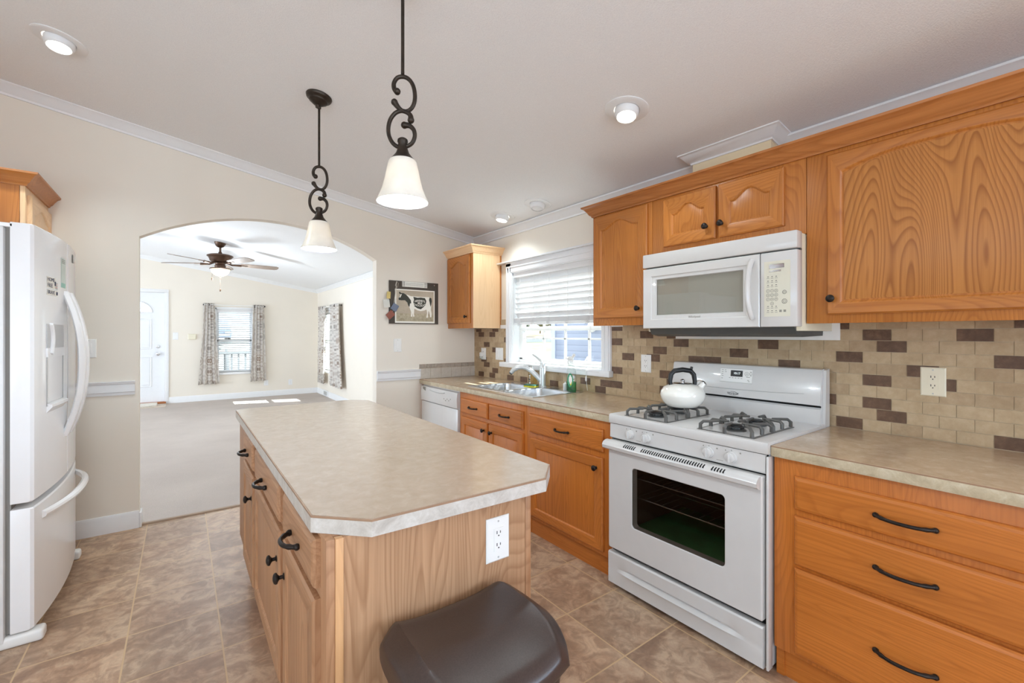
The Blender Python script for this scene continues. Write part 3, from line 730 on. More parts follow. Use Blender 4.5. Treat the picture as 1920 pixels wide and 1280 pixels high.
# ------------------------------------------------------------------ wall plates
def plate(name, label, cat, f, u, w, pw=.072, ph=.117, mat='plast', kind='outlet', group=None):
    """f(u, w, n) with u running to the viewer's right"""
    t = thing(name, label, cat, f(u, w, 0), group)
    g = G(); k = (1, 1); a, b, c, d = u-pw/2, u+pw/2, w-ph/2, w+ph/2
    g.loft([rect_loop(f, a, b, c, d, 0, k), rect_loop(f, a, b, c, d, .003, k), rect_loop(f, a+.004, b-.004, c+.004, d-.004, .006, k)]); finish('cover_plate', g, mat, t, smooth=False)
    if kind == 'outlet':
        g = G(); g.loft([rect_loop(f, u-.0165, u+.0165, w-.034, w+.034, .005, k), rect_loop(f, u-.0165, u+.0165, w-.034, w+.034, .0075, k)]); r = finish('receptacle', g, mat, t, smooth=False)
        g = G()
        for dz in (-.018, .018):
            for du, hh in ((-.006, .0045), (.006, .0035)): g.loft([rect_loop(f, u+du-.0011, u+du+.0011, w+dz+.003-hh, w+dz+.003+hh, .0072, k), rect_loop(f, u+du-.0011, u+du+.0011, w+dz+.003-hh, w+dz+.003+hh, .0079, k)])
            g.lathe([(.0022, 0), (.0022, .0007)], f(u, w+dz-.007, .0072), f(0, 0, 1)-f(0, 0, 0), 8)
        finish('slots', g, 'gap', r)
    else:
        n = kind
        for i in range(n):
            uu = u+(i-(n-1)/2)*.046; g = G()
            g.loft([rect_loop(f, uu-.0165, uu+.0165, w-.034, w+.034, .005, k), rect_loop(f, uu-.0165, uu+.0165, w-.034, w+.034, .0075, k), rect_loop(f, uu-.013, uu+.013, w-.030, w+.030, .0085, k)])
            finish('rocker', g, mat, t, smooth=False)
    for dz in (-.048, .048):
        g = G(); g.lathe([(.003, 0), (.003, .001)], f(u, w+dz*(ph/.117), .0055), f(0, 0, 1)-f(0, 0, 0), 8); finish('screw', g, 'grey', t)
    return t
FW_ = lambda u, w, n=0: Vector((XW-n, -u, w))      # right wall tile, viewer's right = -Y
FA_ = lambda u, w, n=0: Vector((u, YA-n, w))
FF_ = lambda u, w, n=0: Vector((u, YF-n, w))
plate('outlet', 'almond double outlet in the backsplash over the right hand worktop', 'outlet', FW_, -.4535, 1.159, .080, .120, 'almond')
plate('outlet', 'white double outlet in the backsplash between window and range', 'outlet', FW_, -1.887, 1.159, .080, .120, 'plast')
FN = plate('outlet', 'white outlet in the corner backsplash with an air freshener plugged in', 'outlet', FW_, -3.905, 1.155, .085, .120, 'plast')
plate('light_switch', 'white double switch plate in the backsplash just left of the kitchen window', 'switch', FW_, -3.62, 1.163, .125, .120, 'plast', 2)
plate('light_switch', 'white switch under the cow poster on the arch wall', 'switch', FA_, 1.662, 1.25, .078, .125, 'plast', 1)
plate('light_switch', 'white switch plate on the wall behind the refrigerator handle', 'switch', FA_, -.50, 1.262, .078, .125, 'plast', 1)
plate('light_switch', 'white switch on the living room wall just right of the front door', 'switch', FF_, -.095, 1.318, .085, .14, 'whitem', 1)
plate('outlet', 'low white outlet on the far wall under the right window curtain', 'outlet', FF_, 1.48, .30, .08, .12, 'whitem')
plate('outlet', 'low white outlet on the far wall nearest the room corner', 'outlet', FF_, 1.96, .285, .08, .12, 'whitem')
g = G(); k = (1, 1); f = FF_; g.loft([rect_loop(f, .10, .235, 1.25, 1.36, 0, k), rect_loop(f, .10, .235, 1.25, 1.36, .02, k), rect_loop(f, .108, .227, 1.258, 1.352, .026, k)])
tag(finish('thermostat', g, 'almond'), 'pale rectangular thermostat between the front door and the far window', 'thermostat')
t = thing('air_freshener', 'small white plug in air freshener on the corner outlet', 'air freshener', (XW-.02, 3.915, 1.13))
g = G(); g.box(XW-.035, XW-.007, 3.895, 3.94, 1.125, 1.17, .008); finish('housing', g, 'plast', t)
g = G(); g.lathe([(.012, 0), (.02, .008), (.02, .03), (.008, .036)], (XW-.03, 3.918, 1.095)); finish('bottle', g, 'clear', t)

# ------------------------------------------------------------------ base cabinets, right wall
XF, XD = 1.908, 1.907       # face frame front; door backs sit on it
fb = faceX(XD)
OH = ['oak_z', 'oak_y', 'oak_z']
def base_cab(label, ya, yb, openings, pulls, group='oak base cabinets along the right wall'):
    t = thing('base_cabinet', label, 'cabinet', ((XF+XW)/2, (ya+yb)/2, 0), group)
    g = G(); g.box(XF, XF+.02, ya, yb, .112, .872, .0015); g.box(XF+.02, XW, ya, ya+.016, .0, .872); g.box(XF+.02, XW, yb-.016, yb, 0, .872); g.box(XF+.02, XW, ya, yb, .112, .13)
    finish('body', g, 'oak_z', t)
    g = G(); g.box(1.932, 1.948, ya, yb, 0, .114); finish('toe_kick', g, 'oak_y', t)
    for (k, a, b, c, d) in openings:
        if k == 'drawer':
            p = drawer_front('drawer', fb, a, b, c, d, 'oak_y', t)
            pull(fb, (a+b)/2, (c+d)/2, .02, .118 if b-a < .8 else .125, p)
        else:
            p = panel_door('door', fb, a, b, c, d, OH, t, stile=.056)
            uu = a+.045 if k == 'doorR' else b-.045
            knob(fb, uu, d-.06, .02, p)
    return t
base_cab('oak base cabinet with one wide drawer over one door, left of the range', 1.648, 2.402, [('drawer', 1.706, 2.362, .697, .822), ('doorR', 1.706, 2.356, .138, .662)], 1)
base_cab('oak sink base cabinet with two small drawers over two doors, beside the dishwasher', 2.402, 3.322, [('drawer', 2.434, 2.855, .70, .823), ('drawer', 2.874, 3.283, .70, .823), ('doorL', 2.432, 2.858, .138, .670), ('doorR', 2.874, 3.275, .138, .670)], 1)
t = thing('base_cabinet', 'oak base cabinet with three wide drawers, right of the range', 'cabinet', (2.2, .36, 0), 'oak base cabinets along the right wall')
g = G(); ya, yb = -.20, .813; g.box(XF, XF+.02, ya, yb, .112, .872, .0015); g.box(XF+.02, XW, ya, ya+.016, 0, .872); g.box(XF+.02, XW, yb-.016, yb, 0, .872); g.box(XF+.02, XW, ya, yb, .112, .13); finish('body', g, 'oak_z', t)
g = G(); g.box(1.932, 1.948, ya, yb, 0, .114); g.box(1.925, 1.934, yb-.03, yb-.002, 0, .113); finish('toe_kick', g, 'oak_y', t)
for c, d, wz in ((.685, .812, .748), (.474, .660, .572), (.132, .460, .293)):
    p = drawer_front('drawer', fb, .062, .736, c, d, 'oak_y', t, b=.014); pull(fb, .4075, wz, .02, .150, p, .03, .006)
g = G(); g.box(XF, XW, -1.2, -.203, 0, .872, .002); tag(finish('base_cabinet', g, 'oak_z'), 'plain oak base cabinet at the near end of the right wall', 'cabinet', 'oak base cabinets along the right wall')
g = G(); g.box(XF+.012, XW, 4.045, YA-.003, 0, .872, .002); tag(finish('filler_panel', g, 'oak_z'), 'narrow oak filler strip between dishwasher and arch wall', 'panel')

# dishwasher
t = thing('dishwasher', 'white dishwasher under the far end of the worktop', 'dishwasher', (2.2, 3.68, 0))
ya, yb = 3.326, 4.042; f = faceX(XF)
g = G(); g.box(XF, XW-.02, ya, yb, .0, .868, .002); finish('body', g, 'white', t)
g = G(); g.box(XF-.022, XF+.005, ya+.004, yb-.004, .115, .715, .008); finish('door', g, 'white', t)
g = G(); g.loft([[f(y, .722, 0), f(y, .722, .026), f(y, .80, .030), f(y, .855, .022), f(y, .862, .0)] for y in (ya+.004, yb-.004)]); p = finish('control_panel', g, 'white', t)
g = G(); g.tube([f(3.70+.0+(.16*(i/10-.5)*2)*.9, .832-.010*(1-((i/10-.5)*2)**2), .028) for i in range(11)], .004, 8); finish('handle', g, 'grey', p)
g = G(); f2 = lambda u, w, n=0: f(-u, w, n)
for i in range(5): g.loft([rect_loop(f, 3.985-.012*i, 3.993-.012*i, .832-.004*i, .852, .0275, (1, 1)), rect_loop(f, 3.985-.012*i, 3.993-.012*i, .832-.004*i, .852, .0295, (1, 1))])
for a, b in ((3.47, .775), (3.50, .785), (3.53, .77), (3.56, .782), (3.44, .79)): g.lathe([(.005, 0), (.005, .002)], f(a, b, .029), (-1, 0, 0), 8)
finish('vent_and_buttons', g, 'ink', p)
g = G(); g.box(XF+.02, XF+.03, ya, yb, 0, .11); finish('kick_plate', g, 'black', t)

# worktops
def edge_prof(g, y0, y1):
    g.box(1.888, 1.906, y0, y1, .872, .909, .002, 1); g.box(1.8885, 1.906, y0, y1, .909, .9125, 0, 2)
SK = (1.985, 2.440, 2.435, 3.265)       # sink cut out x0,x1,y0,y1
t = thing('worktop', 'beige laminate worktop with sink cut out, left of the range', 'worktop', (2.2, 2.85, .872), 'beige laminate worktops')
g = G(); y0, y1 = 1.640, YA-.004
for a, b, c, d in ((1.889, SK[0], y0, y1), (SK[1], XW-.001, y0, y1), (SK[0], SK[1], y0, SK[2]), (SK[0], SK[1], SK[3], y1)): g.box(a, b, c, d, .8735, .9145, 0)
finish('slab', g, 'lam', t, smooth=False)
g = G(); g.box(1.886, 1.8905, y0, y1, .873, .9095, .001, 0); g.box(1.8862, 1.8905, y0, y1, .9095, .9138, 0, 1); finish('edge_strip', g, ['lamedge', 'lamseam'], t)
t = thing('worktop', 'beige laminate worktop right of the range', 'worktop', (2.2, -.2, .872), 'beige laminate worktops')
g = G(); y0, y1 = -1.2, .8165; g.box(1.889, XW-.001, y0, y1, .8735, .9145, .001); finish('slab', g, 'lam', t, smooth=False)
g = G(); g.box(1.886, 1.8905, y0, y1, .873, .9095, .001, 0); g.box(1.8862, 1.8905, y0, y1, .9095, .9138, 0, 1); finish('edge_strip', g, ['lamedge', 'lamseam'], t)

# sink
t = thing('sink', 'stainless steel double bowl sink under the kitchen window', 'sink', (2.21, 2.85, .72))
g = G(); x0, x1, y0, y1 = 1.965, 2.462, 2.412, 3.290; bw = [(1.995, 2.37, 2.445, 2.825), (1.995, 2.37, 2.860, 3.255)]
zt = .9185
us = [x0, 1.995, 2.37, x1]; vs = [y0, 2.445, 2.825, 2.860, 3.255, y1]
wall_with_holes(g, lambda u, w, n: Vector((u, w, zt-n)), x0, x1, y0, y1, bw, .0035)
finish('rim', g, 'steel', t, smooth=False)
for a, b, c, d in bw:
    g = G(); L = []
    def rr(x0, x1, y0, y1, z, r):
        P = []
        for (cx_, cy_, a0) in ((x1-r, y1-r, 0), (x0+r, y1-r, 90), (x0+r, y0+r, 180), (x1-r, y0+r, 270)):
            for q in range(5): an = math.radians(a0+22.5*q); P.append(Vector((cx_+r*math.cos(an), cy_+r*math.sin(an), z)))
        return P
    L = [rr(a-.004, b+.004, c-.004, d+.004, zt-.001, .05), rr(a+.002, b-.002, c+.002, d-.002, zt-.006, .05), rr(a+.008, b-.008, c+.008, d-.008, .78, .055), rr(a+.02, b-.02, c+.02, d-.02, .755, .06), rr(a+.05, b-.05, c+.05, d-.05, .748, .05)]
    g.loft(L, cap0=False); g.lathe([(.04, 0), (.04, .002), (.03, .0025), (.028, -.003)], ((a+b)/2, (c+d)/2, .748), n=20)
    finish('bowl', g, 'steel', t)
# faucet
MAT['faucet'] = plain('brushed_white_nickel', 'dcdedc', .25, metal=.35, var=.02)
fx, fy = 2.412, 2.835
t = thing('faucet', 'pale single lever pull out faucet behind the sink', 'faucet', (fx, fy, .918))
g = G(); g.lathe([(.034, 0), (.034, .006), (.027, .012), (.025, .10), (.0245, .155), (.026, .157), (.026, .164), (.024, .168), (.022, .19), (.012, .203)], (fx, fy, .918)); finish('body', g, 'faucet', t)
g = G(); P = [(fx-.005, fy+.005, .965), (fx-.03, fy+.03, 1.005), (fx-.062, fy+.065, 1.048), (fx-.09, fy+.10, 1.075), (fx-.115, fy+.127, 1.083), (fx-.14, fy+.157, 1.077), (fx-.162, fy+.184, 1.058), (fx-.175, fy+.20, 1.032)]
g.tube(P, [.020, .021, .019, .019, .020, .021, .020, .017], 14); q = finish('spout', g, 'faucet', t)
g = G(); a, b = Vector(P[-2]), Vector(P[-1]); d = (b-a).normalized(); g.cyl(b-d*.002, b+d*.012, .0155, .014); finish('aerator', g, 'dgrey', q)
g = G(); g.tube([(fx, fy, 1.117), (fx-.005, fy+.012, 1.135), (fx-.022, fy+.05, 1.165), (fx-.036, fy+.082, 1.188)], [.014, .011, .009, .008], 12, flat=1.3); finish('lever', g, 'faucet', t)
# soap dispenser
t = thing('soap_bottle', 'clear pump bottle of amber soap with a printed label behind the sink', 'bottle', (2.425, 3.00, .918))
x, y = 2.43, 2.985
g = G(); g.loft([[Vector((x+sx*a, y+sy*b, z)) for sx, sy in ((-1, -1), (1, -1), (1, 1), (-1, 1))] for a, b, z in ((.020, .028, .9185), (.022, .031, .925), (.022, .031, 1.03), (.016, .022, 1.045), (.010, .010, 1.05))]); finish('bottle', g, 'amber', t, smooth=False)
g = G()
for i in range(9): g.lathe([(.010-.003*(i % 3), 0), (.010-.003*(i % 3), .0006)], (x-.0223, y+.012+(i % 2)*.009, .94+.010*i), (-1, 0, 0), 10, mi=i % 2)
finish('label', g, ['whitepaper', 'board'], t)
g = G(); g.lathe([(.011, 0), (.011, .012), (.004, .014), (.004, .034)], (x, y, 1.05)); g.tube([(x, y, 1.084), (x-.02, y+.015, 1.084), (x-.03, y+.022, 1.078)], .0045, 8); finish('pump', g, 'steel', t)
# sponge
t = thing('sponge', 'yellow and green scouring sponge on the sink divider', 'sponge', (2.33, 2.835, .919)); M = Matrix.Translation((2.322, 2.872, 0)) @ Matrix.Rotation(.35, 4, 'Z')
g = G(); g.box(-.034, .034, -.055, .055, .9192, .934, .005, M=M); finish('foam', g, plain('yellow_foam', 'd9d13f', .9, var=.1, vs=120), t)
g = G(); g.box(-.034, .034, -.055, .055, .9342, .942, .003, M=M); finish('scouring_pad', g, plain('green_scourer', '3f6d5c', .95, var=.2, vs=200), t)
g = G(); g.lathe([(.05, 0), (.055, .002), (.055, .006), (.04, .004), (.01, .003)], (2.418, 2.70, .919), n=24); tag(finish('soap_dish', g, 'clear'), 'small clear round dish between sponge and spray bottle', 'dish')
g = G(); g.lathe([(.016, 0), (.018, .003), (.018, .05), (.012, .054), (.006, .058), (.006, .066)], (2.427, 2.575, .918)); tag(finish('capped_bottle', g, 'plast'), 'small white capped bottle left of the green spray bottle', 'bottle')
# spray bottle
x, y = 2.405, 2.485; t = thing('spray_bottle', 'clear spray bottle half full of green dish liquid beside the sink', 'bottle', (x, y, .9185))
def ell(a, b, z, n=24): return [Vector((x+a*math.cos(2*PI*k/n), y+b*math.sin(2*PI*k/n), z)) for k in range(n)]
g = G(); g.loft([ell(.030, .042, .9185), ell(.033, .046, .925), ell(.033, .046, 1.03), ell(.029, .038, 1.085), ell(.018, .02, 1.125), ell(.013, .013, 1.135), ell(.013, .013, 1.15)], cap1=True); finish('bottle', g, 'clear', t)
g = G(); g.loft([ell(.028, .040, .9215), ell(.0305, .0435, .927), ell(.0305, .0435, .993)]); finish('liquid', g, 'liquid', t)
g = G(); k = 24; L = []
for j in range(9):
    z = .955+.105*j/8; L.append([Vector((x+(.0337)*math.cos(a), y+(.0467)*math.sin(a), z)) for a in [math.radians(165+75*i/10*(math.sin(PI*(j+.6)/9.2))+ (1-math.sin(PI*(j+.6)/9.2))*37) for i in range(11)]])
g.loft(L, cap0=False, cap1=False, closed=False, mif=lambda i, j: 1 if (i-4)**2+(j-5)**2 < 7 else (2 if (i-2)**2+(j-6)**2 < 3 else 0)); finish('label', g, [plain('green_label', '2f8f63', .4), 'whitepaper', plain('yellow_flower', 'e8d24a', .6)], t)
g = G(); g.lathe([(.016, 0), (.016, .018), (.012, .022)], (x, y, 1.142)); g.box(x-.035, x+.02, y-.011, y+.011, 1.163, 1.187, .006); g.box(x-.058, x-.03, y-.008, y+.008, 1.168, 1.184, .004); g.tube([(x-.028, y, 1.165), (x-.036, y, 1.145), (x-.032, y, 1.125)], .006, 8); g.tube([(x+.01, y-.005, 1.18), (x, y-.03, 1.20)], [.008, .012], 8); finish('trigger_head', g, 'plast', t)

# ------------------------------------------------------------------ wall cabinets
XU = 2.205
fu = faceX(XU)
UP = ['up_z', 'up_y', 'cath']; UPS = ['up_z', 'up_y', 'up_z']
def wall_cab(label, ya, yb, za, zb, group='oak wall cabinets on the right wall'):
    t = thing('wall_cabinet', label, 'cabinet', (2.36, (ya+yb)/2, za), group)
    g = G(); g.box(XU, XU+.02, ya, yb, za, zb, .001); g.box(XU+.02, WX, ya, yb, za+.012, zb); finish('body', g, 'up_z', t); return t
t = wall_cab('oak wall cabinet with one tall arched door, between window and microwave', 1.606, 2.070, 1.412, 2.15)
p = panel_door('door', fu, 1.632, 2.052, 1.458, 2.122, UPS, t, stile=.058, rise=.045, style='cath', low=-.012)
knob(fu, 1.690, 1.512, .02, p)
t = wall_cab('short oak wall cabinet with two small arched doors above the microwave', .808, 1.604, 1.80, 2.15)
p = panel_door('door', fu, 1.216, 1.524, 1.848, 2.116, UPS, t, stile=.055, rise=.045, style='cath', low=-.008); knob(fu, 1.262, 1.915, .02, p)
p = panel_door('door', fu, .893, 1.200, 1.848, 2.116, UPS, t, stile=.055, rise=.045, style='cath', low=-.008); knob(fu, 1.180, 1.915, .02, p)
t = wall_cab('large oak wall cabinet with one wide arched door over the right hand worktop', -.08, .806, 1.404, 2.15)
p = panel_door('door', fu, .035, .726, 1.440, 2.112, UP, t, stile=.046, rise=.04, style='wide', low=-.01); knob(fu, .706, 1.506, .02, p)
g = G(); g.box(XU, WX, -1.2, -.082, 1.404, 2.15, .001); tag(finish('wall_cabinet', g, 'up_z'), 'plain oak wall cabinet at the near end of the right wall', 'cabinet', 'oak wall cabinets on the right wall')
crown = [(0, 0), (.008, 0), (.010, .008), (.014, .012), (.020, .016), (.030, .034), (.044, .052), (.050, .056), (.058, .060), (.060, .070), (0, .070)]
MAT['crownw'] = oak('crown_oak', 'y', 'b67640', '8f4f1f', contrast=.4, fine=.45)
g = G(); g.sweep(crown, [(WX, 2.070, 2.131), (XU, 2.070, 2.131), (XU, -1.2, 2.131)]); g.box(XU-.05, WX, -1.2, 2.11, 2.195, 2.2)
tag(finish('cabinet_crown', g, 'crownw'), 'long oak crown moulding along the top of the right wall cabinets', 'moulding')
# corner cabinet by the arch wall
t = thing('wall_cabinet', 'narrow pale sided oak wall cabinet in the corner between poster and kitchen window', 'cabinet', (2.36, 3.84, 1.414), 'oak wall cabinets on the right wall')
g = G(); g.box(2.206, 2.226, 3.598, YA-.002, 1.414, 2.142, .001); g.box(2.226, WX-.001, 3.60, YA-.002, 1.426, 2.142); finish('body', g, 'up_z', t)
g = G(); g.box(2.207, 2.512, 3.5955, 3.6005, 1.415, 2.142); finish('side_panel', g, 'pale_z', t)
p = panel_door('door', faceX(2.206), 3.640, YA-.014, 1.462, 2.118, UPS, t, stile=.058, rise=.045, style='cath', low=-.012); knob(faceX(2.206), 3.690, 1.525, .02, p)
g = G(); g.sweep(crown, [(2.206, YA-.001, 2.126), (2.206, 3.597, 2.126), (WX-.001, 3.597, 2.126)])
finish('crown', g, 'pale_y', t)

# ------------------------------------------------------------------ microwave
t = thing('microwave', 'white over the range microwave with cream keypad', 'microwave', (2.32, 1.21, 1.34))
ya, yb, XM = .812, 1.602, 2.135; fm = faceX(XM)
g = G(); g.box(2.165, 2.517, ya, yb, 1.372, 1.799, .003)
finish('case', g, 'almond', t)
g = G(); g.loft([[Vector((2.145, y, 1.392)), Vector((2.165, y, 1.357)), Vector((2.23, y, 1.345)), Vector((2.46, y, 1.350)), Vector((2.47, y, 1.395))] for y in (ya+.02, yb-.02)]); finish('underside', g, 'dgrey', t)
g = G(); g.box(2.115, 2.17, ya-.002, yb+.004, 1.730, 1.806, .006); finish('vent_panel', g, 'white', t)
g = G(); g.box(2.150, 2.17, ya, yb, 1.722, 1.732); finish('vent_gap', g, 'dgrey', t)
fd = faceX(2.117)
g = G(); k = (1, 1); d0, d1, e0, e1 = .966, yb+.004, 1.390, 1.7235; i0, i1, j0, j1 = 1.045, 1.520, 1.464, 1.657
L = [rect_loop(fd, d0, d1, e0, e1, -.045, k), rect_loop(fd, d0, d1, e0, e1, -.004, k), rect_loop(fd, d0+.004, d1-.004, e0+.004, e1-.004, 0, k), rect_loop(fd, 1.022, 1.552, 1.437, 1.680, 0, k), rect_loop(fd, 1.026, 1.548, 1.441, 1.676, -.004, k), rect_loop(fd, i0-.004, i1+.004, j0-.004, j1+.004, -.004, k), rect_loop(fd, i0, i1, j0, j1, -.012, k)]
g.loft(L, cap0=False, cap1=False); D = finish('door', g, 'white', t, smooth=False)
g = G(); g.box(2.128, 2.131, i0-.004, i1+.004, j0-.004, j1+.004); finish('window', g, 'mwglass', D)
g = G(); g.box(2.1335, 2.137, i0-.01, i1+.01, j0-.01, j1+.01); finish('window_screen', g, plain('window_mesh_grey', 'b4b1a9', .5, var=.04, vs=300), D)
g = G(); P = []; N = 15
for i in range(N):
    s = i/(N-1)*2-1; P.append((2.117-.004-.034*(1-abs(s)**3), 1.000-.004*s*s, 1.563+.134*s))
g.tube(P, [.013+.002*(1-abs(2*i/(N-1)-1)) for i in range(N)], 12, up=(0, 1, 0), flat=.8); finish('handle', g, 'white', D)
g = G(); g.text('Whirlpool', .016, lambda x, y, z: fd(1.29-x, 1.4475+y, -.0036+z), .0006); finish('emblem', g, 'ink', D)
g = G(); g.box(2.117, 2.17, ya-.002, .962, 1.390, 1.7235, .005); P_ = finish('control_panel', g, 'white', t)
g = G(); k = (1, 1); g.loft([rect_loop(fd, .837, .945, 1.436, 1.682, -.002, k), rect_loop(fd, .837, .945, 1.436, 1.682, .0012, k)]); finish('keypad', g, 'panelc', P_, smooth=False)
g = G(); g.loft([rect_loop(fd, .860, .924, 1.650, 1.668, .0005, k), rect_loop(fd, .864, .924, 1.650, 1.668, .0022, k)]); g.loft([rect_loop(fd, .872, .924, 1.634, 1.642, .0005, k), rect_loop(fd, .878, .924, 1.636, 1.641, .0022, k)]); finish('display', g, plain('brown_display', '6b5148', .15, var=.05), P_, smooth=False)
g = G()
def ring(g, f, u, w, r, n0=.0012, th=.0009, mi=0): g.tube([f(u+r*math.cos(2*PI*q/14), w+r*math.sin(2*PI*q/14), n0) for q in range(14)], th, 4, closed=True, mi=mi)
for i, u in enumerate((.928, .911, .894)):
    for j in range(9):
        w = 1.612-.019*j
        if 3 <= j <= 6:
            if j == 6 and i != 1: continue
            ring(g, fd, u, w-.004, .0068); g.text('123456789 0 '[(j-3)*3+i], .008, lambda x, y, z: fd(u-x, w-.004+y, .001+z), .0006, mi=1)
        else:
            g.loft([rect_loop(fd, u-.003, u+.003, w+.001, w+.0035, .0005, k), rect_loop(fd, u-.003, u+.003, w+.001, w+.0035, .0016, k)], mi=1); g.loft([rect_loop(fd, u-.0055, u+.0055, w-.006, w-.004, .0005, k), rect_loop(fd, u-.0055, u+.0055, w-.006, w-.004, .0016, k)])
for w, r in ((1.542, .008), (1.502, .010)): ring(g, fd, .860, w, r, mi=1); ring(g, fd, .860, w, r*.5)
for u in (.876, .859): g.loft([rect_loop(fd, u-.005, u+.005, 1.455, 1.465, .0005, k), rect_loop(fd, u-.005, u+.005, 1.455, 1.465, .0015, k)])
finish('keys', g, ['ink', 'inkd'], P_)

# ------------------------------------------------------------------ gas range
XG = 1.876; ya, yb = .823, 1.632
t = thing('gas_range', 'white freestanding gas range with oven window', 'range', (2.2, 1.23, 0))
g = G(); g.box(1.90, 2.50, ya, .918, .018, .905, .003); g.box(1.90, 2.50, 1.542, yb, .018, .905, .003); g.box(1.90, 2.50, .918, 1.542, .018, .318); g.box(1.90, 2.50, .918, 1.542, .732, .905); g.box(2.412, 2.50, .918, 1.542, .318, .732); g.box(1.868, 1.905, .8175, .8275, .02, .87, .003)
for a in (1.93, 2.45):
    for b in (ya+.03, yb-.03): g.cyl((a, b, 0), (a, b, .02), .018, n=10)
finish('body', g, 'white', t)
g = G(); z0 = .9; wells = [(1.905, 2.285, 1.287, 1.545), (1.905, 2.285, .880, 1.132)]
# cooktop with a rounded front lip
L = []
for y in (.8185, yb+.002): L.append([Vector((x, y, z)) for x, z in ((1.866, .880), (1.863, .886), (1.863, .917), (1.866, .925), (1.874, .9275), (2.44, .9285), (2.44, .890), (1.90, .880))])
g.loft(L); g.box(2.42, 2.506, .819, yb+.002, .90, .93, .004); finish('cooktop', g, 'white', t)
def grate(y0, y1, lab):
    x0, x1 = 1.882, 2.268; zb, zt = .9285, .966; r = .0065
    p = G(); p.loft([[Vector((a, b, z)) for a, b in ((x0, y0), (x1, y0), (x1, y1), (x0, y1))] for z in (.9288, .9305)])
    finish('drip_tray', p, plain('tray_grey', '6a6864', .45, var=.06), t)
    p = G(); p.loft([[Vector((a, b, z)) for a, b in ((x0+.012, y0+.012), (x1-.012, y0+.012), (x1-.012, y1-.012), (x0+.012, y1-.012))] for z in (.9306, .9312)]); finish('burner_pan', p, 'white', t)
    for cx in (x0+.097, x1-.097):
        cy = (y0+y1)/2
        b = G(); b.lathe([(.045, 0), (.045, .004), (.030, .006), (.034, .012), (.034, .018), (.030, .019)], (cx, cy, .9308), n=20, mi=0); b.lathe([(.026, 0), (.030, .002), (.030, .006), (.02, .009)], (cx, cy, .950), n=20, mi=1)
        for q in range(16): an = 2*PI*q/16; b.box(-.002, .002, -.0025, .0025, -.003, .003, mi=1, M=Matrix.Translation((cx+.0345*math.cos(an), cy+.0345*math.sin(an), .945)) @ Matrix.Rotation(an, 4, 'Z'))
        finish('burner', b, ['dgrey', 'black'], t)
        gr = G()
        for an in range(4):
            a = an*PI/2; dx, dy = math.cos(a), math.sin(a); R = .092 if abs(dx) > .5 else (y1-y0)/2-.012
            gr.tube([(cx+dx*R, cy+dy*R, zb), (cx+dx*R, cy+dy*R, zt-.012), (cx+dx*(R-.010), cy+dy*(R-.010), zt-.002), (cx+dx*.030, cy+dy*.030, zt)], [r*1.2, r*1.2, r*1.1, r*.8], 6, up=(-dy, dx, 0), flat=1.15)
        for sx in (-1, 1):
            for sy in (-1, 1):
                X_, Y_ = cx+sx*.088, cy+sy*((y1-y0)/2-.012)
                gr.tube([(X_, Y_, zb), (X_, Y_, zt-.014), (X_-sx*.008, Y_-sy*.010, zt-.002), (cx+sx*.028, cy+sy*.060, zt)], [r*1.2, r*1.2, r*1.1, r*.8], 6, up=(-sy, sx, 0), flat=1.1)
        finish('grate', gr, 'iron', t)
grate(1.287, 1.545, 'l'); grate(.880, 1.132, 'r')
fg = faceX(XG)
g = G(); g.loft([[fg(y, .876, 0), fg(y, .876, .004), fg(y, .806, .006), fg(y, .800, .002), fg(y, .800, -.03), fg(y, .876, -.03)] for y in (.831, yb)]); C_ = finish('control_panel', g, 'white', t, smooth=False)
for x_, a_, b_ in ((1.884, .770, .884), (1.890, .186, .226), (1.895, .02, .18)):
    g = G(); g.box(x_, 1.905, .831, yb-.003, a_, b_); finish('shadow_gap', g, 'gap', t)
for y in (1.496, 1.396, 1.068, .967):
    g = G(); g.lathe([(.024, 0), (.024, .004), (.0215, .006), (.020, .020), (.017, .022)], fg(y, .838, .005), (-1, 0, 0), 24); g.box(XG-.038, XG-.020, y-.004, y+.004, .819, .857, .003); o = finish('knob', g, 'white', C_)
g = G()
for y in (1.496, 1.396, 1.068, .967):
    g.lathe([(.0025, 0), (.0025, .0012)], fg(y+.026, .862, .0045), (-1, 0, 0), 8); g.loft([rect_loop(fg, y-.001, y+.001, .863, .868, .004, (1, 1)), rect_loop(fg, y-.001, y+.001, .863, .868, .0056, (1, 1))])
    g.loft([rect_loop(fg, y-.040, y-.034, .858, .864, .004, (1, 1)), rect_loop(fg, y-.040, y-.034, .858, .864, .0056, (1, 1))])
for y in (1.446, 1.018): g.loft([rect_loop(fg, y-.015, y+.015, .812, .814, .004, (1, 1)), rect_loop(fg, y-.015, y+.015, .812, .814, .0062, (1, 1))])
finish('knob_marks', g, 'ink', C_)
# oven door
g = G(); k = (1, 1); d0, d1, e0, e1 = .835, yb-.002, .214, .792; i0, i1, j0, j1 = .988, 1.474, .366, .672
def rrect(f, u0, u1, w0, w1, n, r, m=4):
    P = []
    for cu, cw, a0 in ((u1-r, w1-r, 0), (u0+r, w1-r, 90), (u0+r, w0+r, 180), (u1-r, w0+r, 270)):
        for q in range(m+1): a = math.radians(a0+90*q/m); P.append(f(cu+r*math.cos(a), cw+r*math.sin(a), n))
    return P
L = [rrect(fg, d0, d1, e0, e1, -.024, .004), rrect(fg, d0, d1, e0, e1, .018, .006), rrect(fg, d0+.005, d1-.005, e0+.005, e1-.005, .023, .008), rrect(fg, i0-.003, i1+.003, j0-.003, j1+.003, .023, .020), rrect(fg, i0, i1, j0, j1, .020, .018), rrect(fg, i0, i1, j0, j1, -.02, .018)]
g.loft(L, cap0=False, cap1=False); D = finish('oven_door', g, 'white', t, smooth=False)
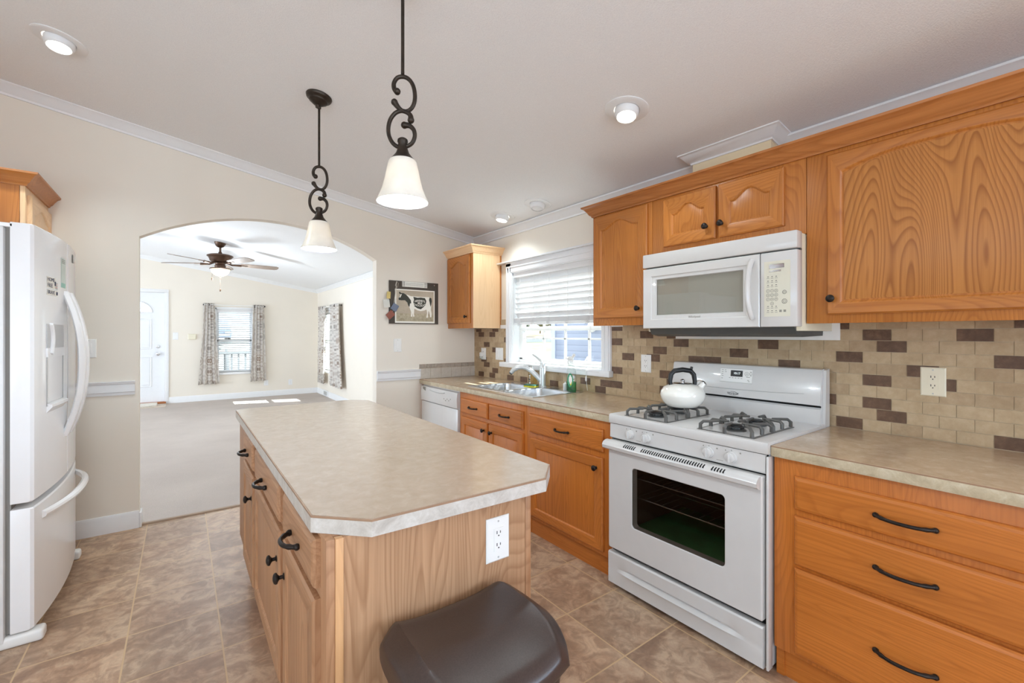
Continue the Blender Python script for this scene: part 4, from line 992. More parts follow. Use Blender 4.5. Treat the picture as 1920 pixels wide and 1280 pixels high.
g = G(); g.box(XG-.019, XG-.015, i0+.001, i1-.001, j0+.001, j1-.001); finish('oven_window', g, 'ovenglass', D)
g = G(); PR = [(0.018, .735), (.040, .742), (.056, .752), (.060, .768), (.052, .782), (.036, .790), (.018, .792)]
g.loft([[fg(y, w, n) for n, w in PR] for y in (.840, 1.642)])
finish('handle', g, 'white', D)
def slots(ys, ye, pitch):
    y = ys
    while y > ye:
        R = [(.0385, .7893), (.0536, .7826), (.0572, .7763), (.054, .7755), (.050, .781), (.036, .7885)]
        g.loft([[fg(yy, w, n) for n, w in R] for yy in (y, y-.0055)]); y -= pitch
for a_, b_ in ((1.503, 1.44), (1.395, 1.065), (1.03, .975)):
    g = G(); slots(a_, b_, .0125); finish('vent_slots', g, 'gap', D)
# oven interior: enamel box with racks
g = G(); a0, a1, b0, b1 = XG+.02, 2.40, .93, 1.53; z0, z1 = .33, .72
MAT['oven'] = plain('brown_oven_enamel', '5a4438', .35, var=.2, vs=8); MAT['ovenfloor'] = plain('green_oven_enamel', '4f9a62', .4, var=.25, vs=8)  # green on the floor paints in the reflection of the coated glass
g.box(a0, a1, b0, b1, z0-.008, z0, 0, 1); g.box(a0, a1, b0, b1, z1, z1+.008); g.box(a0, a1, b0-.008, b0, z0, z1); g.box(a0, a1, b1, b1+.008, z0, z1); g.box(a1, a1+.008, b0, b1, z0, z1); finish('oven_cavity', g, ['oven', 'ovenfloor'], t)
g = G()
for z in (.50, .60):
    for i in range(3): g.tube([(a0+.03+.2*i, b0+.01, z), (a0+.03+.2*i, b1-.01, z)], .003, 6)
    for i in range(12): g.tube([(a0+.03, b0+.03+.049*i, z), (a1-.03, b0+.03+.049*i, z)], .002, 5)
finish('oven_rack', g, 'steel', t)
g = G(); w0, w1 = .022, .190; d0, d1 = .835, yb+.002
def pr(y, s):
    # drawer front section: flat, with a tapering scooped grip
    return [fg(y, w0+.004, -.02), fg(y, w0, .012), fg(y, w0+.004, .018), fg(y, .083+.012*(1-s), .018), fg(y, .098, .018-.001+.009*s), fg(y, .112+.001*(1-s), .018-.016*s), fg(y, .128, .018), fg(y, w1-.006, .018), fg(y, w1, .012), fg(y, w1, -.02)]
ysd = [d0, .905]+[.905+(1.575-.905)*i/16 for i in range(1, 17)]+[d1]
g.loft([pr(y, max(0, 1-abs((y-1.24)/.335)**6) if .905 < y < 1.575 else 0) for y in ysd]); finish('storage_drawer', g, 'white', t)
# backguard
g = G(); PB = [(2.505, .92), (2.425, .925), (2.433, .998), (2.442, 1.006), (2.442, 1.014), (2.425, 1.018), (2.448, 1.178), (2.454, 1.187), (2.47, 1.190), (2.505, 1.190)]
g.loft([[Vector((x, y, z)) for x, z in PB] for y in (.832, 1.626)], mif=lambda i, j: 1 if j in (3, 4) else 0)
for y in (.819, .832): pass
g.loft([[Vector((x, y, z)) for x, z in ((2.506, .905), (2.452, .92), (2.466, 1.185), (2.506, 1.192))] for y in (.8185, .8315)])
B_ = finish('backguard', g, ['white', 'gap'], t)
sl = (2.448-2.425)/(1.178-1.018)
fbk = lambda u, w, n=0: Vector((2.425+(w-1.018)*sl-n, u, w))
g = G(); g.loft([rect_loop(fbk, 1.150, 1.326, 1.094, 1.168, -.001, k), rect_loop(fbk, 1.150, 1.326, 1.094, 1.168, .0012, k)]); finish('keypad', g, 'plast', B_, smooth=False)
g = G(); g.loft([rect_loop(fbk, 1.201, 1.266, 1.126, 1.159, 0, k), rect_loop(fbk, 1.201, 1.266, 1.126, 1.159, .0022, k)]); q = finish('clock_display', g, 'black', B_, smooth=False)
g = G(); g.text('10:17', .017, lambda x, y, z: fbk(1.232-x, 1.143+y, .0022+z), .0006); finish('clock_digits', g, 'clock', q)
g = G()
for u, w in ((1.312, 1.158), (1.296, 1.158), (1.313, 1.136), (1.313, 1.113), (1.312, 1.147), (1.294, 1.148), (1.311, 1.126), (1.27, 1.118), (1.254, 1.118), (1.238, 1.118), (1.222, 1.118), (1.206, 1.117), (1.176, 1.126), (1.166, 1.126), (1.17, 1.110), (1.166, 1.104), (1.158, 1.155), (1.158, 1.135)):
    g.loft([rect_loop(fbk, u-.0045, u+.0045, w-.0012, w+.0012, .001, k), rect_loop(fbk, u-.0045, u+.0045, w-.0012, w+.0012, .0018, k)])
ring(g, fbk, 1.179, 1.143, .0105); ring(g, fbk, 1.179, 1.143, .004); ring(g, fbk, 1.158, 1.145, .006)
for a, b in ((1.150, 1.326),): 
    for w in (1.094, 1.168): g.loft([rect_loop(fbk, a, b, w-.0006, w+.0006, .001, k), rect_loop(fbk, a, b, w-.0006, w+.0006, .0016, k)])
finish('buttons', g, 'ink', B_)
g = G(); g.text('Whirlpool', .015, lambda x, y, z: fbk(1.248-x, 1.034+y, .0004+z), .0006); P = [fbk(1.248+.026*math.cos(a), 1.034+.009*math.sin(a), .0008) for a in [PI*(.35+i*1.5/20) for i in range(21)]]; g.tube(P, .0009, 5); finish('emblem', g, 'inkd', B_)
g = G(); g.tube([fbk(1.55, 1.064, .0003), fbk(1.40, 1.058, .0006), fbk(1.25, 1.0565, .0006), fbk(1.05, 1.060, .0006), fbk(.90, 1.068, .0003)], .0018, 6); finish('trim_line', g, 'grey', B_)

# ------------------------------------------------------------------ kettle
kx, ky, kz = 2.15, 1.375, .972
t = thing('kettle', 'white enamel tea kettle with black handle on the rear left burner', 'kettle', (kx, ky, kz))
MAT['enamel'] = plain('cream_white_enamel', 'f0ede4', .12, coat=.6, var=.005)
rv = [(.060, 0), (.078, .004), (.098, .022), (.110, .045), (.114, .064), (.110, .083), (.096, .103), (.070, .117), (.046, .122)]
g = G(); g.lathe(rv, (kx, ky, kz), n=40); finish('body', g, 'enamel', t)
g = G(); g.lathe([(.047, 0), (.049, .003), (.044, .006), (.012, .008), (.010, .012), (.012, .020), (.004, .025)], (kx, ky, kz+.121), n=28); finish('lid', g, 'chrome', t)
# spout and handle lie on a line to the right of the view
du = Vector((.82, -.572, 0))
def kp(a, h, s=0): return Vector((kx, ky, kz))+du*a+Vector((0, 0, h))+Vector((.572, .82, 0))*s
g = G(); g.tube([kp(-.062, .108), kp(-.068, .135), kp(-.062, .172), (kp(-.045, .190)), kp(0, .196), kp(.042, .190), kp(.060, .170), kp(.066, .135), kp(.064, .108)], [.010, .0115, .0125, .013, .013, .013, .0125, .0115, .010], 12, flat=1.0); g.tube([kp(.044, .188), kp(.050, .212)], [.008, .007], 8); finish('handle', g, 'black', t)
g = G(); g.tube([kp(.080, .085), kp(.104, .112), kp(.112, .124)], [.024, .017, .015], 16); finish('spout', g, 'enamel', t)
g = G(); g.lathe([(.016, 0), (.017, .003), (.012, .009), (.004, .011)], kp(.112, .123), kp(.5, .6)-kp(0, 0), 16); g.tube([kp(.112, .130), kp(.092, .140), kp(.068, .130)], .003, 6); finish('whistle', g, 'chrome', t)

# ------------------------------------------------------------------ island
t = thing('kitchen_island', 'oak kitchen island with three drawers over three doors', 'island', (.58, 2.05, 0))
XI = .272; fi = faceX(XI); IY0, IY1 = 1.10, 3.02
g = G(); g.box(XI, XI+.02, IY0, IY1, .20, .872, .001); g.box(XI+.02, .865, IY0+.019, IY1, .10, .872); finish('body', g, 'isl_z', t)
g = G(); g.box(XI+.06, .80, IY0+.06, IY1-.02, 0, .20); finish('toe_kick', g, 'oak_y', t)
g = G(); g.box(XI+.0205, XI+.040, IY0-.003, IY0+.016, .004, .872, .002, 1); g.box(XI+.040, .864, IY0, IY0+.018, .004, .872, 0, 0); g.box(.864, .886, IY0-.003, IY0+.03, .004, .872, .002, 2); g.box(.864, .886, IY0+.03, IY1, .02, .872, .001, 2)
finish('end_panel', g, ['isl_cath', 'stile', 'isl_z'], t)
IH = ['isl_z', 'isl_y', 'isl_z']
for a, b, c, d, kn in ((1.15, 1.545, 1.15, 1.548, 'far'), (1.628, 2.205, 1.615, 2.215, 'near'), (2.298, 2.64, 2.285, 2.66, 'near')):
    p = drawer_front('drawer', fi, a, b, .742, .862, 'isl_y', t, b=.012); pull(fi, (a+b)/2, .792, .02, .105, p, .030, .0062)
    p = panel_door('door', fi, c, d, .225, .716, IH, t, stile=.05); knob(fi, d-.034 if kn == 'far' else c+.034, .617, .02, p, 1.05)
t = thing('worktop', 'pale beige laminate island worktop with clipped corners', 'worktop', (.63, 2.05, .872), 'beige laminate worktops')
poly = [(.254, 1.172), (.366, 1.058), (.905, 1.046), (1.010, 1.148), (1.010, 2.985), (.905, 3.085), (.300, 3.085), (.254, 3.06)]
def inset(P, d):
    n = len(P); R = []
    for i in range(n):
        a, b, c = Vector(P[i-1]), Vector(P[i]), Vector(P[(i+1) % n]); e1 = (b-a).normalized(); e2 = (c-b).normalized(); n1 = Vector((-e1.y, e1.x)); n2 = Vector((-e2.y, e2.x)); m = (n1+n2)/(1+n1.dot(n2)); R.append(tuple(b+m*d))
    return R
f = lambda a, b, z: Vector((a, b, z))
g = G(); g.prism(inset(poly, .004), f, .8735, .9145); finish('slab', g, 'lam_isl', t, smooth=False)
g = G(); a, b = poly, inset(poly, .0045)
def band(g, z0, z1, mi, e=0):
    a_ = inset(poly, e); g.loft([[f(*p, z0) for p in b], [f(*p, z0) for p in a_], [f(*p, z1) for p in a_], [f(*p, z1) for p in b]], mi, False, False)
band(g, .8725, .9085, 0); band(g, .9085, .9137, 1, .0004); finish('edge_strip', g, ['lamedge_isl', 'lamseam'], t, smooth=False)
FI_ = lambda u, w, n=0: Vector((u, IY0-n, w))
plate('outlet', 'large white double outlet on the end of the kitchen island', 'outlet', FI_, .759, .748, .082, .130, 'plast')

# ------------------------------------------------------------------ waste bin
t = thing('waste_bin', 'dark brown plastic waste bin with a curved lid against the island end', 'bin', (.58, .90, 0))
bx, by, hx, hy = .578, .917, .200, .163
def supr(a, b, z, p=5, n=56):
    R = []
    for q in range(n):
        an = 2*PI*q/n; c, s = math.cos(an), math.sin(an); R.append(Vector((bx+a*math.copysign(abs(c)**(2/p), c), by+b*math.copysign(abs(s)**(2/p), s), z)))
    return R
g = G(); g.loft([supr(hx*.70, hy*.70, 0), supr(hx*.74, hy*.74, .01), supr(hx*.86, hy*.88, .52), supr(hx*.88, hy*.90, .56)]); finish('body', g, 'lid', t)
g = G(); NX, NY = 48, 36
def hgt(a, b):       # a, b in -1..1
    A = abs(a)
    end = .020*min(1, A/.80)**3 if A < .80 else .020-.030*((A-.80)/.20)**1.2
    back = -.016*max(0, (b-.72)/.28)**2
    front = -.030*max(0, (-b-.05)/.95)**1.6-.012*max(0, (-b-.8)/.2)**2
    return .636+end*(1-.35*max(0, -b))+back+front
grid = []
for j in range(NY+1):
    row = []
    for i in range(NX+1):
        a, b = i/NX*2-1, j/NY*2-1
        # map the square on to a rounded, slightly barrelled rectangle
        X_ = bx+hx*a*(1-.06*max(0, b)**3-.20*max(0, -b)**2.5); Y_ = by+hy*b*(1-.12*abs(a)**3)
        row.append(g.bm.verts.new((X_, Y_, hgt(a, b))))
    grid.append(row)
for j in range(NY):
    for i in range(NX): g._f([grid[j][i], grid[j][i+1], grid[j+1][i+1], grid[j+1][i]])
edge = [grid[0][i] for i in range(NX+1)]+[grid[j][NX] for j in range(1, NY+1)]+[grid[NY][i] for i in range(NX-1, -1, -1)]+[grid[j][0] for j in range(NY-1, 0, -1)]
prev = edge
for (k, dz, absz) in ((1.012, -.006, None), (1.02, -.016, None), (1.018, None, .572), (.92, None, .545)):
    ring_ = [g.bm.verts.new((bx+(v.co.x-bx)*k, by+(v.co.y-by)*k, (v.co.z+dz) if absz is None else absz)) for v in edge]
    for i in range(len(edge)): g._f([prev[i], prev[(i+1) % len(edge)], ring_[(i+1) % len(edge)], ring_[i]])
    prev = ring_
finish('lid', g, 'lid', t)

# ------------------------------------------------------------------ refrigerator
t = thing('refrigerator', 'white french door refrigerator with ice dispenser and bottom freezer drawer', 'refrigerator', (-.9, 3.3, 0))
fy0, fy1, fm_ = 2.832, 3.795, 3.313; FZ = 1.842
def fx_(y): q = (y-fm_)/((fy1-fy0)/2); return -.487-.036*q*q
ff = lambda y, z, n=0: Vector((fx_(y)+n, y, z))
XB = -.612
g = G(); g.box(-1.33, XB, fy0-.004, fy1+.004, .03, FZ-.022, .006); finish('cabinet', g, plain('fridge_side_white', 'e6e6e5', .4, var=.01), t)
def slab(y0, y1, z0, z1, bev=.014, n=12, bump_top=0):
    g = G(); ys = [y0+(y1-y0)*i/n for i in range(n+1)]
    prof = []
    for i, y in enumerate(ys):
        e = bev if (i in (0, n)) else 0
        x = fx_(y)-e*.8
        prof.append((x, y))
    pts = [(XB+.018, y0)]+[(prof[0][0], y0)]+[(fx_(ys[0])+.0, y0+bev*.6)]+[p for p in prof[1:-1]]+[(fx_(ys[-1]), y1-bev*.6), (prof[-1][0], y1), (XB+.018, y1)]
    L = []
    for z, e in ((z0, .006), (z0+.006, 0), (z1-.006, 0), (z1, .006)): L.append([Vector((x-e if x > XB+.02 else x, min(max(y, y0+e*.3), y1-e*.3), z)) for x, y in pts])
    g.loft(L); return g
DN = finish('door', slab(fy0, fm_-.002, .622, FZ), 'fridge', t)
DF = finish('door', slab(fm_+.002, fy1, .622, FZ), 'fridge', t)
FR = finish('freezer_drawer', slab(fy0, fy1, .062, .596), 'fridge', t)
g = G(); g.box(XB, XB+.017, fy0+.02, fy1-.02, .06, FZ-.02); finish('gasket', g, plain('grey_gasket', '8e8a84', .7), t)
g = G(); g.box(-.70, -.585, fy0+.0, fy0+.05, FZ-.022, FZ-.004, .004); finish('hinge_cover', g, 'fridge', t)
g = G(); g.box(-.70, -.585, fy1-.05, fy1, FZ-.022, FZ-.004, .004); finish('hinge_cover', g, 'fridge', t)
for y in (fy0+.012, fy1-.075):
    g = G(); g.box(-.70, -.492, y-.012, y+.055, .0, .052, .014, seg=3); finish('foot', g, 'plast', t)
# door handles: long bowed grips beside the centre gap
def vhandle(y, par):
    g = G(); N = 21; L = []
    for i in range(N):
        s = i/(N-1)*2-1; z = 1.205+.375*s; n = .006+.066*(1-abs(s)**2.2); w = .030+.016*(1-s*s)
        L.append([ff(y+a*w, z, n+b) for a, b in ((-1, -.012), (-.6, .004), (0, .008), (.6, .004), (1, -.012), (.7, -.020), (-.7, -.020))])
    g.loft(L); return finish('handle', g, 'fridge', par)
vhandle(fm_-.056, DN); vhandle(fm_+.056, DF)
g = G(); N = 25; L = []
for i in range(N):
    s = i/(N-1)*2-1; y = fm_+.40*s; n = .006+.058*(1-abs(s)**2.4); z = .535+.012*(1-s*s)
    L.append([ff(y, z+a*.017, n+b) for a, b in ((-1, -.008), (-.6, .006), (0, .010), (.6, .006), (1, -.008), (.7, -.018), (-.7, -.018))])
g.loft(L); finish('handle', g, 'fridge', FR)
# dispenser
d0, d1 = 2.962, 3.205; k = (10, 1)
g = G(); g.loft([rect_loop(ff, d0, d1, 1.265, 1.405, -.004, k), rect_loop(ff, d0, d1, 1.265, 1.405, .004, k)]); DP = finish('dispenser', g, plain('dispenser_silver', 'bcbcbb', .3, var=.02), DN)
g = G(); g.loft([rect_loop(ff, d0-.004, d1+.004, 1.250, 1.292, -.004, k), rect_loop(ff, d0-.004, d1+.004, 1.250, 1.292, .007, k)]); g.tube([ff(d0+.03+.012*math.sin(PI*i/10)*2, 1.265+.14*i/10, .004) for i in range(11)], .012, 8, flat=1.0); finish('trim', g, 'fridge', DN)
g = G(); g.loft([rect_loop(ff, d0+.004, d1-.004, 1.035, 1.250, .0015, k), rect_loop(ff, d0+.012, d1-.012, 1.045, 1.245, -.05, k)], cap0=False); g.loft([rect_loop(ff, d0, d1, 1.02, 1.255, 0, k), rect_loop(ff, d0, d1, 1.02, 1.255, .003, k), rect_loop(ff, d0+.006, d1-.006, 1.028, 1.25, .003, k), rect_loop(ff, d0+.006, d1-.006, 1.028, 1.25, .0015, k)], cap0=False, cap1=False); finish('recess', g, 'grey', DN)
g = G(); L = []
for y in [d0+(d1-d0)*i/8 for i in range(9)]: L.append([ff(y, 1.018, .0), ff(y, 1.035, .002), ff(y, 1.028, .020), ff(y, 1.016, .020), ff(y, .99, .0)])
g.loft(L); finish('drip_tray', g, 'fridge', DN)
g = G(); g.loft([rect_loop(ff, 3.452, 3.482, 1.755, 1.80, .0005, (1, 1)), rect_loop(ff, 3.452, 3.482, 1.755, 1.80, .0025, (1, 1))], 0); g.loft([rect_loop(ff, 3.486, 3.525, 1.762, 1.79, .0005, (1, 1)), rect_loop(ff, 3.486, 3.525, 1.762, 1.79, .002, (1, 1))], 1); finish('emblem', g, ['dgrey', 'grey'], DF)
# magnets and note
g = G(); m_ = [(2.968, 1.616, 'HOME'), (2.968, 1.588, 'FREE'), (2.968, 1.556, 'BRAVE')]
k4 = (4, 1)
for y, z, w in m_: g.loft([rect_loop(ff, y-.004, y+(.115 if w != 'BRAVE' else .135), z-.013, z+.013, .0005, k4), rect_loop(ff, y-.004, y+(.115 if w != 'BRAVE' else .135), z-.013, z+.013, .0018, k4)], 0)
for y, z, w in m_: g.text(w, .026, lambda a, b, q: ff(y+a*1.25, z+b, .0018+q), .0006, mi=1, align='LEFT')
for i in range(5): g.loft([rect_loop(ff, 3.07, 3.105, 1.604-.0065*i, 1.607-.0065*i, .0018, (2, 1)), rect_loop(ff, 3.07, 3.105, 1.604-.0065*i, 1.607-.0065*i, .0026, (2, 1))], 2 if i % 2 else 3)
g.loft([rect_loop(ff, 3.062, 3.078, 1.592, 1.612, .0018, (2, 1)), rect_loop(ff, 3.062, 3.078, 1.592, 1.612, .0028, (2, 1))], 1)
for i in range(3): g.loft([rect_loop(ff, 3.085+.008*i, 3.09+.008*i, 1.548, 1.564, .0018, (1, 1)), rect_loop(ff, 3.085+.008*i, 3.09+.008*i, 1.548, 1.564, .0026, (1, 1))], 1)
tag(finish('fridge_magnet', g, ['whitepaper', plain('navy_print', '3a3f55', .7), plain('pale_red_print', 'c98f8a', .7), 'ink'], loc=ff(3.03, 1.54, 0)), 'white word magnet reading HOME FREE BRAVE on the refrigerator door', 'magnet')
g = G(); g.loft([rect_loop(ff, 3.17, 3.255, 1.595, 1.745, .0005, k4), rect_loop(ff, 3.17, 3.255, 1.595, 1.745, .0015, k4)], 0); g.loft([rect_loop(ff, 3.17, 3.255, 1.595, 1.618, .0015, k4), rect_loop(ff, 3.17, 3.255, 1.595, 1.618, .002, k4)], 1)
for i in range(3): g.loft([rect_loop(ff, 3.18, 3.245, 1.735-.008*i, 1.738-.008*i, .0015, k4), rect_loop(ff, 3.18, 3.245, 1.735-.008*i, 1.738-.008*i, .002, k4)], 2)
tag(finish('note_card', g, [plain('pale_green_card', 'd5e2da', .6), plain('teal_band', '9fcfc0', .6), 'ink'], loc=ff(3.21, 1.595, 0)), 'pale green note card stuck high on the refrigerator door', 'note')
# cabinet over the fridge, against the arch wall
t = thing('wall_cabinet', 'oak wall cabinet above the refrigerator against the arch wall', 'cabinet', (-.95, 3.8, 1.87))
XFC = -.690; fc = lambda u, w, n=0: Vector((XFC+n, u, w))
g = G(); g.box(-1.45, XFC-.02, 3.565, YA-.002, 1.87, 2.190); g.box(XFC-.02, XFC, 3.56, YA-.002, 1.86, 2.190, .001, 1); g.box(-1.45, XFC-.022, 3.561, 3.566, 1.86, 2.19); finish('body', g, ['up_z', 'pale_z'], t)
p = panel_door('door', fc, 3.60, YA-.016, 1.885, 2.130, ['pale_z', 'pale_y', 'pale_z'], t, stile=.05, rise=.05, style='cath', low=-.01, th=.02)
knob(fc, 3.655, 1.92, .02, p)
g = G(); g.sweep(crown, [(-1.45, 3.56, 2.170), (XFC, 3.56, 2.170), (XFC, YA-.002, 2.170)]); 
finish('crown', g, 'up_x', t)

# ------------------------------------------------------------------ pendant lamps
def pendant(x, y, label, zs=1.838):
    top = zc(x); t = thing('pendant_lamp', label, 'lamp', (x, y, zs), 'pendant lamps over the island')
    nrm = Vector((-.1572, 0, -1)).normalized()*1.0; nrm = Vector((-.155, 0, -.988))
    g = G(); g.lathe([(.066, -.004), (.068, .004), (.064, .014), (.050, .022), (.048, .030), (.034, .040), (.024, .048), (.012, .052), (.009, .066)], (x, y, top), nrm, 30); finish('canopy', g, 'fixture', t)
    zt = zs+.465
    g = G(); g.cyl((x, y, zt), (x, y, top-.045), .0062, n=12); g.sphere((x, y, top-.062), .011, 12); finish('rod', g, 'fixture', t)
    # scrollwork in a plane facing down the room
    R = Vector((.804, -.595, 0))
    def sp(a, b): return Vector((x, y, zs+.215))+R*a+Vector((0, 0, b))
    s = .243/1.0
    U = [(-.020, .190), (-.030, .200), (-.032, .222), (-.020, .243), (.000, .248), (.020, .240), (.036, .218), (.044, .185), (.043, .150), (.032, .124), (.014, .112), (-.004, .116), (-.018, .130), (-.030, .148)]
    Dn = [(.030, .078), (.028, .096), (.016, .108), (-.004, .114), (-.026, .106), (-.044, .082), (-.052, .050), (-.050, .018), (-.036, -.012), (-.014, -.028), (.012, -.026), (.034, -.012), (.044, .014), (.040, .040), (.024, .056), (.006, .058)]
    g = G(); g.tube(*smooth_path([sp(a, b*.93+.012) for a, b in U], [.011, .009, .0078]+[.0075]*7+[.0075, .0078, .009, .012]), 10); g.tube(*smooth_path([sp(a, b*.93+.012) for a, b in Dn], [.011, .009, .008]+[.0075]*9+[.0075, .008, .009, .012]), 10)
    for a, b in (U[0], U[-1], Dn[0], Dn[-1]): g.sphere(sp(a, b*.93+.012), .0125, 12)
    g.sphere(sp(0, .006), .0115, 12); finish('scroll', g, 'fixture', t)
    g = G(); g.lathe([(.012, .245), (.018, .240), (.019, .232), (.016, .226), (.017, .21), (.024, .190), (.038, .172), (.044, .166), (.045, .158), (.043, .157)][::-1], (x, y, zs-.012), n=28); finish('cap', g, 'fixture', t)
    g = G(); pr_ = [(.046, .152), (.050, .146), (.056, .120), (.063, .085), (.072, .050), (.083, .022), (.0915, .004), (.0925, 0), (.089, .001), (.080, .022), (.069, .050), (.060, .085), (.053, .120), (.046, .144), (.040, .150)]
    g.lathe(pr_, (x, y, zs), n=40, cap=False); finish('shade', g, 'shade', t)
    g = G(); g.lathe([(.012, .13), (.014, .115), (.024, .09), (.030, .065), (.026, .042), (.012, .030), (.002, .028)], (x, y, zs), n=20); finish('bulb', g, 'lamp', t)
    L = bpy.data.lights.new('pendant_light', 'POINT'); L.energy = 11; L.color = (.85, 1, 1.1); L.shadow_soft_size = .02
    o = bpy.data.objects.new('pendant_light', L); COL.objects.link(o); o.parent = t; o.location = (0, 0, .02)
pendant(.612, 2.622, 'bronze scroll pendant lamp hanging over the far half of the island', 1.826)
pendant(.648, 1.546, 'bronze scroll pendant lamp hanging over the near half of the island', 1.838)

# ------------------------------------------------------------------ recessed ceiling lights
def downlight(x, y, label, lit=True, power=13, aim=(0, 0, -1), warm=(.86, 1, 1.06), parts=True):
    z = zc(x); sl_ = -.1572 if x > XR else .1572; nrm = Vector((sl_, 0, -1)).normalized(); t = thing('ceiling_light', label, 'light', (x, y, z), 'recessed ceiling lights')
    d = (nrm+Vector(aim)).normalized()
    g = G(); g.lathe([(.108, -.002), (.108, .003), (.100, .007), (.066, .006), (.062, .002), (.062, -.004)], (x, y, z), nrm, 36); finish('trim_ring', g, 'whitem', t)
    c = Vector((x, y, z))+nrm*.004
    g = G(); g.lathe([(.060, -.004), (.060, .020), (.054, .034), (.048, .040), (.046, .038)], c, d, 30, cap=False); finish('eyeball', g, 'whitem', t)
    g = G(); g.lathe([(.0475, .034), (.040, .0385), (.02, .041), (.002, .0415)], c, d, 24); finish('lens', g, 'lamp' if lit else 'whitem', t)
    if lit:
        L = bpy.data.lights.new('downlight', 'SPOT'); L.energy = power; L.spot_size = math.radians(150); L.spot_blend = .6; L.color = warm; L.shadow_soft_size = .05
        o = bpy.data.objects.new('downlight', L); COL.objects.link(o); o.parent = t; o.location = d*.06; o.rotation_euler = d.to_track_quat('-Z', 'Y').to_euler()
AIM = (-.35, -.3, -1)
downlight(-.496, 3.18, 'recessed ceiling light above the refrigerator side of the room', aim=(.1, -.3, -1), power=32)
downlight(1.797, 1.46, 'large lit recessed ceiling light in front of the microwave cabinets', aim=(-.25, -.2, -1))
downlight(2.295, 3.246, 'small lit recessed ceiling light in the corner over the sink', aim=(-.25, .05, -1), power=14)
downlight(2.304, 2.768, 'unlit recessed ceiling light over the kitchen window', lit=False, aim=(-.2, -.2, -1))
for x, y in ((-.5, .4), (1.2, -1.6), (-2.6, .6), (-2.6, -1.6)): downlight(x, y, 'recessed ceiling light behind the viewer', power=14)  # unseen fixtures added to fill the room with light from behind

# ------------------------------------------------------------------ ceiling fan
fx, fy = .456, 7.81; zt = zc(fx); zb = 2.405
t = thing('ceiling_fan', 'brown five bladed ceiling fan with lit glass bowl in the living room', 'fan', (fx, fy, 2.2))
g = G(); g.lathe([(.070, -.003), (.075, .004), (.070, .02), (.050, .055), (.030, .070), (.016, .074)], (fx, fy, zt), Vector((-.155, 0, -.988)), 28); finish('canopy', g, 'fanmetal', t)
g = G(); g.cyl((fx, fy, 2.52), (fx, fy, zt-.055), .014); g.lathe([(.03, 0), (.022, .03), (.015, .04)], (fx, fy, 2.525)); finish('down_rod', g, 'fanmetal', t)
g = G(); g.lathe([(.075, 2.395), (.105, 2.405), (.130, 2.43), (.140, 2.46), (.150, 2.482), (.168, 2.495), (.165, 2.507), (.130, 2.522), (.06, 2.532), (.02, 2.535)], (fx, fy, 0), n=36); finish('motor', g, 'fanmetal', t)
g = G(); g.lathe([(.05, 2.318), (.07, 2.325), (.072, 2.36), (.062, 2.375), (.07, 2.40)], (fx, fy, 0), n=28); g.lathe([(.125, 2.304), (.135, 2.312), (.13, 2.32), (.06, 2.33)], (fx, fy, 0), n=32); finish('light_housing', g, 'fanmetal', t)
g = G(); g.lathe([(.002, 2.205), (.04, 2.210), (.08, 2.230), (.108, 2.262), (.120, 2.295), (.121, 2.305)], (fx, fy, 0), n=32); finish('glass_bowl', g, 'bowl', t)
g = G(); g.lathe([(.002, 2.184), (.012, 2.190), (.014, 2.202), (.006, 2.209)], (fx, fy, 0), n=14); finish('finial', g, 'fanmetal', t)
for dx, zl in ((-.118, 2.185), (0, 2.02)):
    g = G(); R = Vector((.804, -.595, 0)); p = Vector((fx, fy, 0))+R*dx; g.tube([p+Vector((0, 0, 2.31 if dx else 2.19)), p+Vector((0, 0, zl))], .0015, 5); g.lathe([(.002, 0), (.009, .006), (.010, .03), (.004, .042)], p+Vector((0, 0, zl-.04)), n=12); finish('pull_chain', g, 'fanmetal', t)
for q in range(5):
    an = math.radians(-66+72*q); M = Matrix.Translation((fx, fy, zb-.012)) @ Matrix.Rotation(an, 4, 'Z') @ Matrix.Rotation(math.radians(-11), 4, 'X')
    poly_ = [(.26, -.052), (.34, -.066), (.62, -.078), (.74, -.072), (.772, -.05), (.780, 0), (.772, .05), (.74, .072), (.62, .078), (.34, .066), (.26, .052)]
    g = G(); g.prism(poly_, lambda a, b, z: M @ Vector((a, b, z)), -.004, .004); bl = finish('blade', g, 'blade', t, smooth=False)
    g = G(); g.tube([M @ Vector((.09, 0, .012)), M @ Vector((.15, .0, -.012)), M @ Vector((.20, 0, -.010)), M @ Vector((.27, 0, -.008))], [.014, .012, .014, .018], 8); g.prism([(.25, -.035), (.34, -.02), (.36, 0), (.34, .02), (.25, .035)], lambda a, b, z: M @ Vector((a, b, z)), -.009, -.004); finish('blade_iron', g, 'fanmetal', bl)
L = bpy.data.lights.new('fan_light', 'POINT'); L.energy = 40; L.color = (.86, 1, 1.1); L.shadow_soft_size = .1; o = bpy.data.objects.new('fan_light', L); COL.objects.link(o); o.parent = t; o.location = (0, 0, -.06)

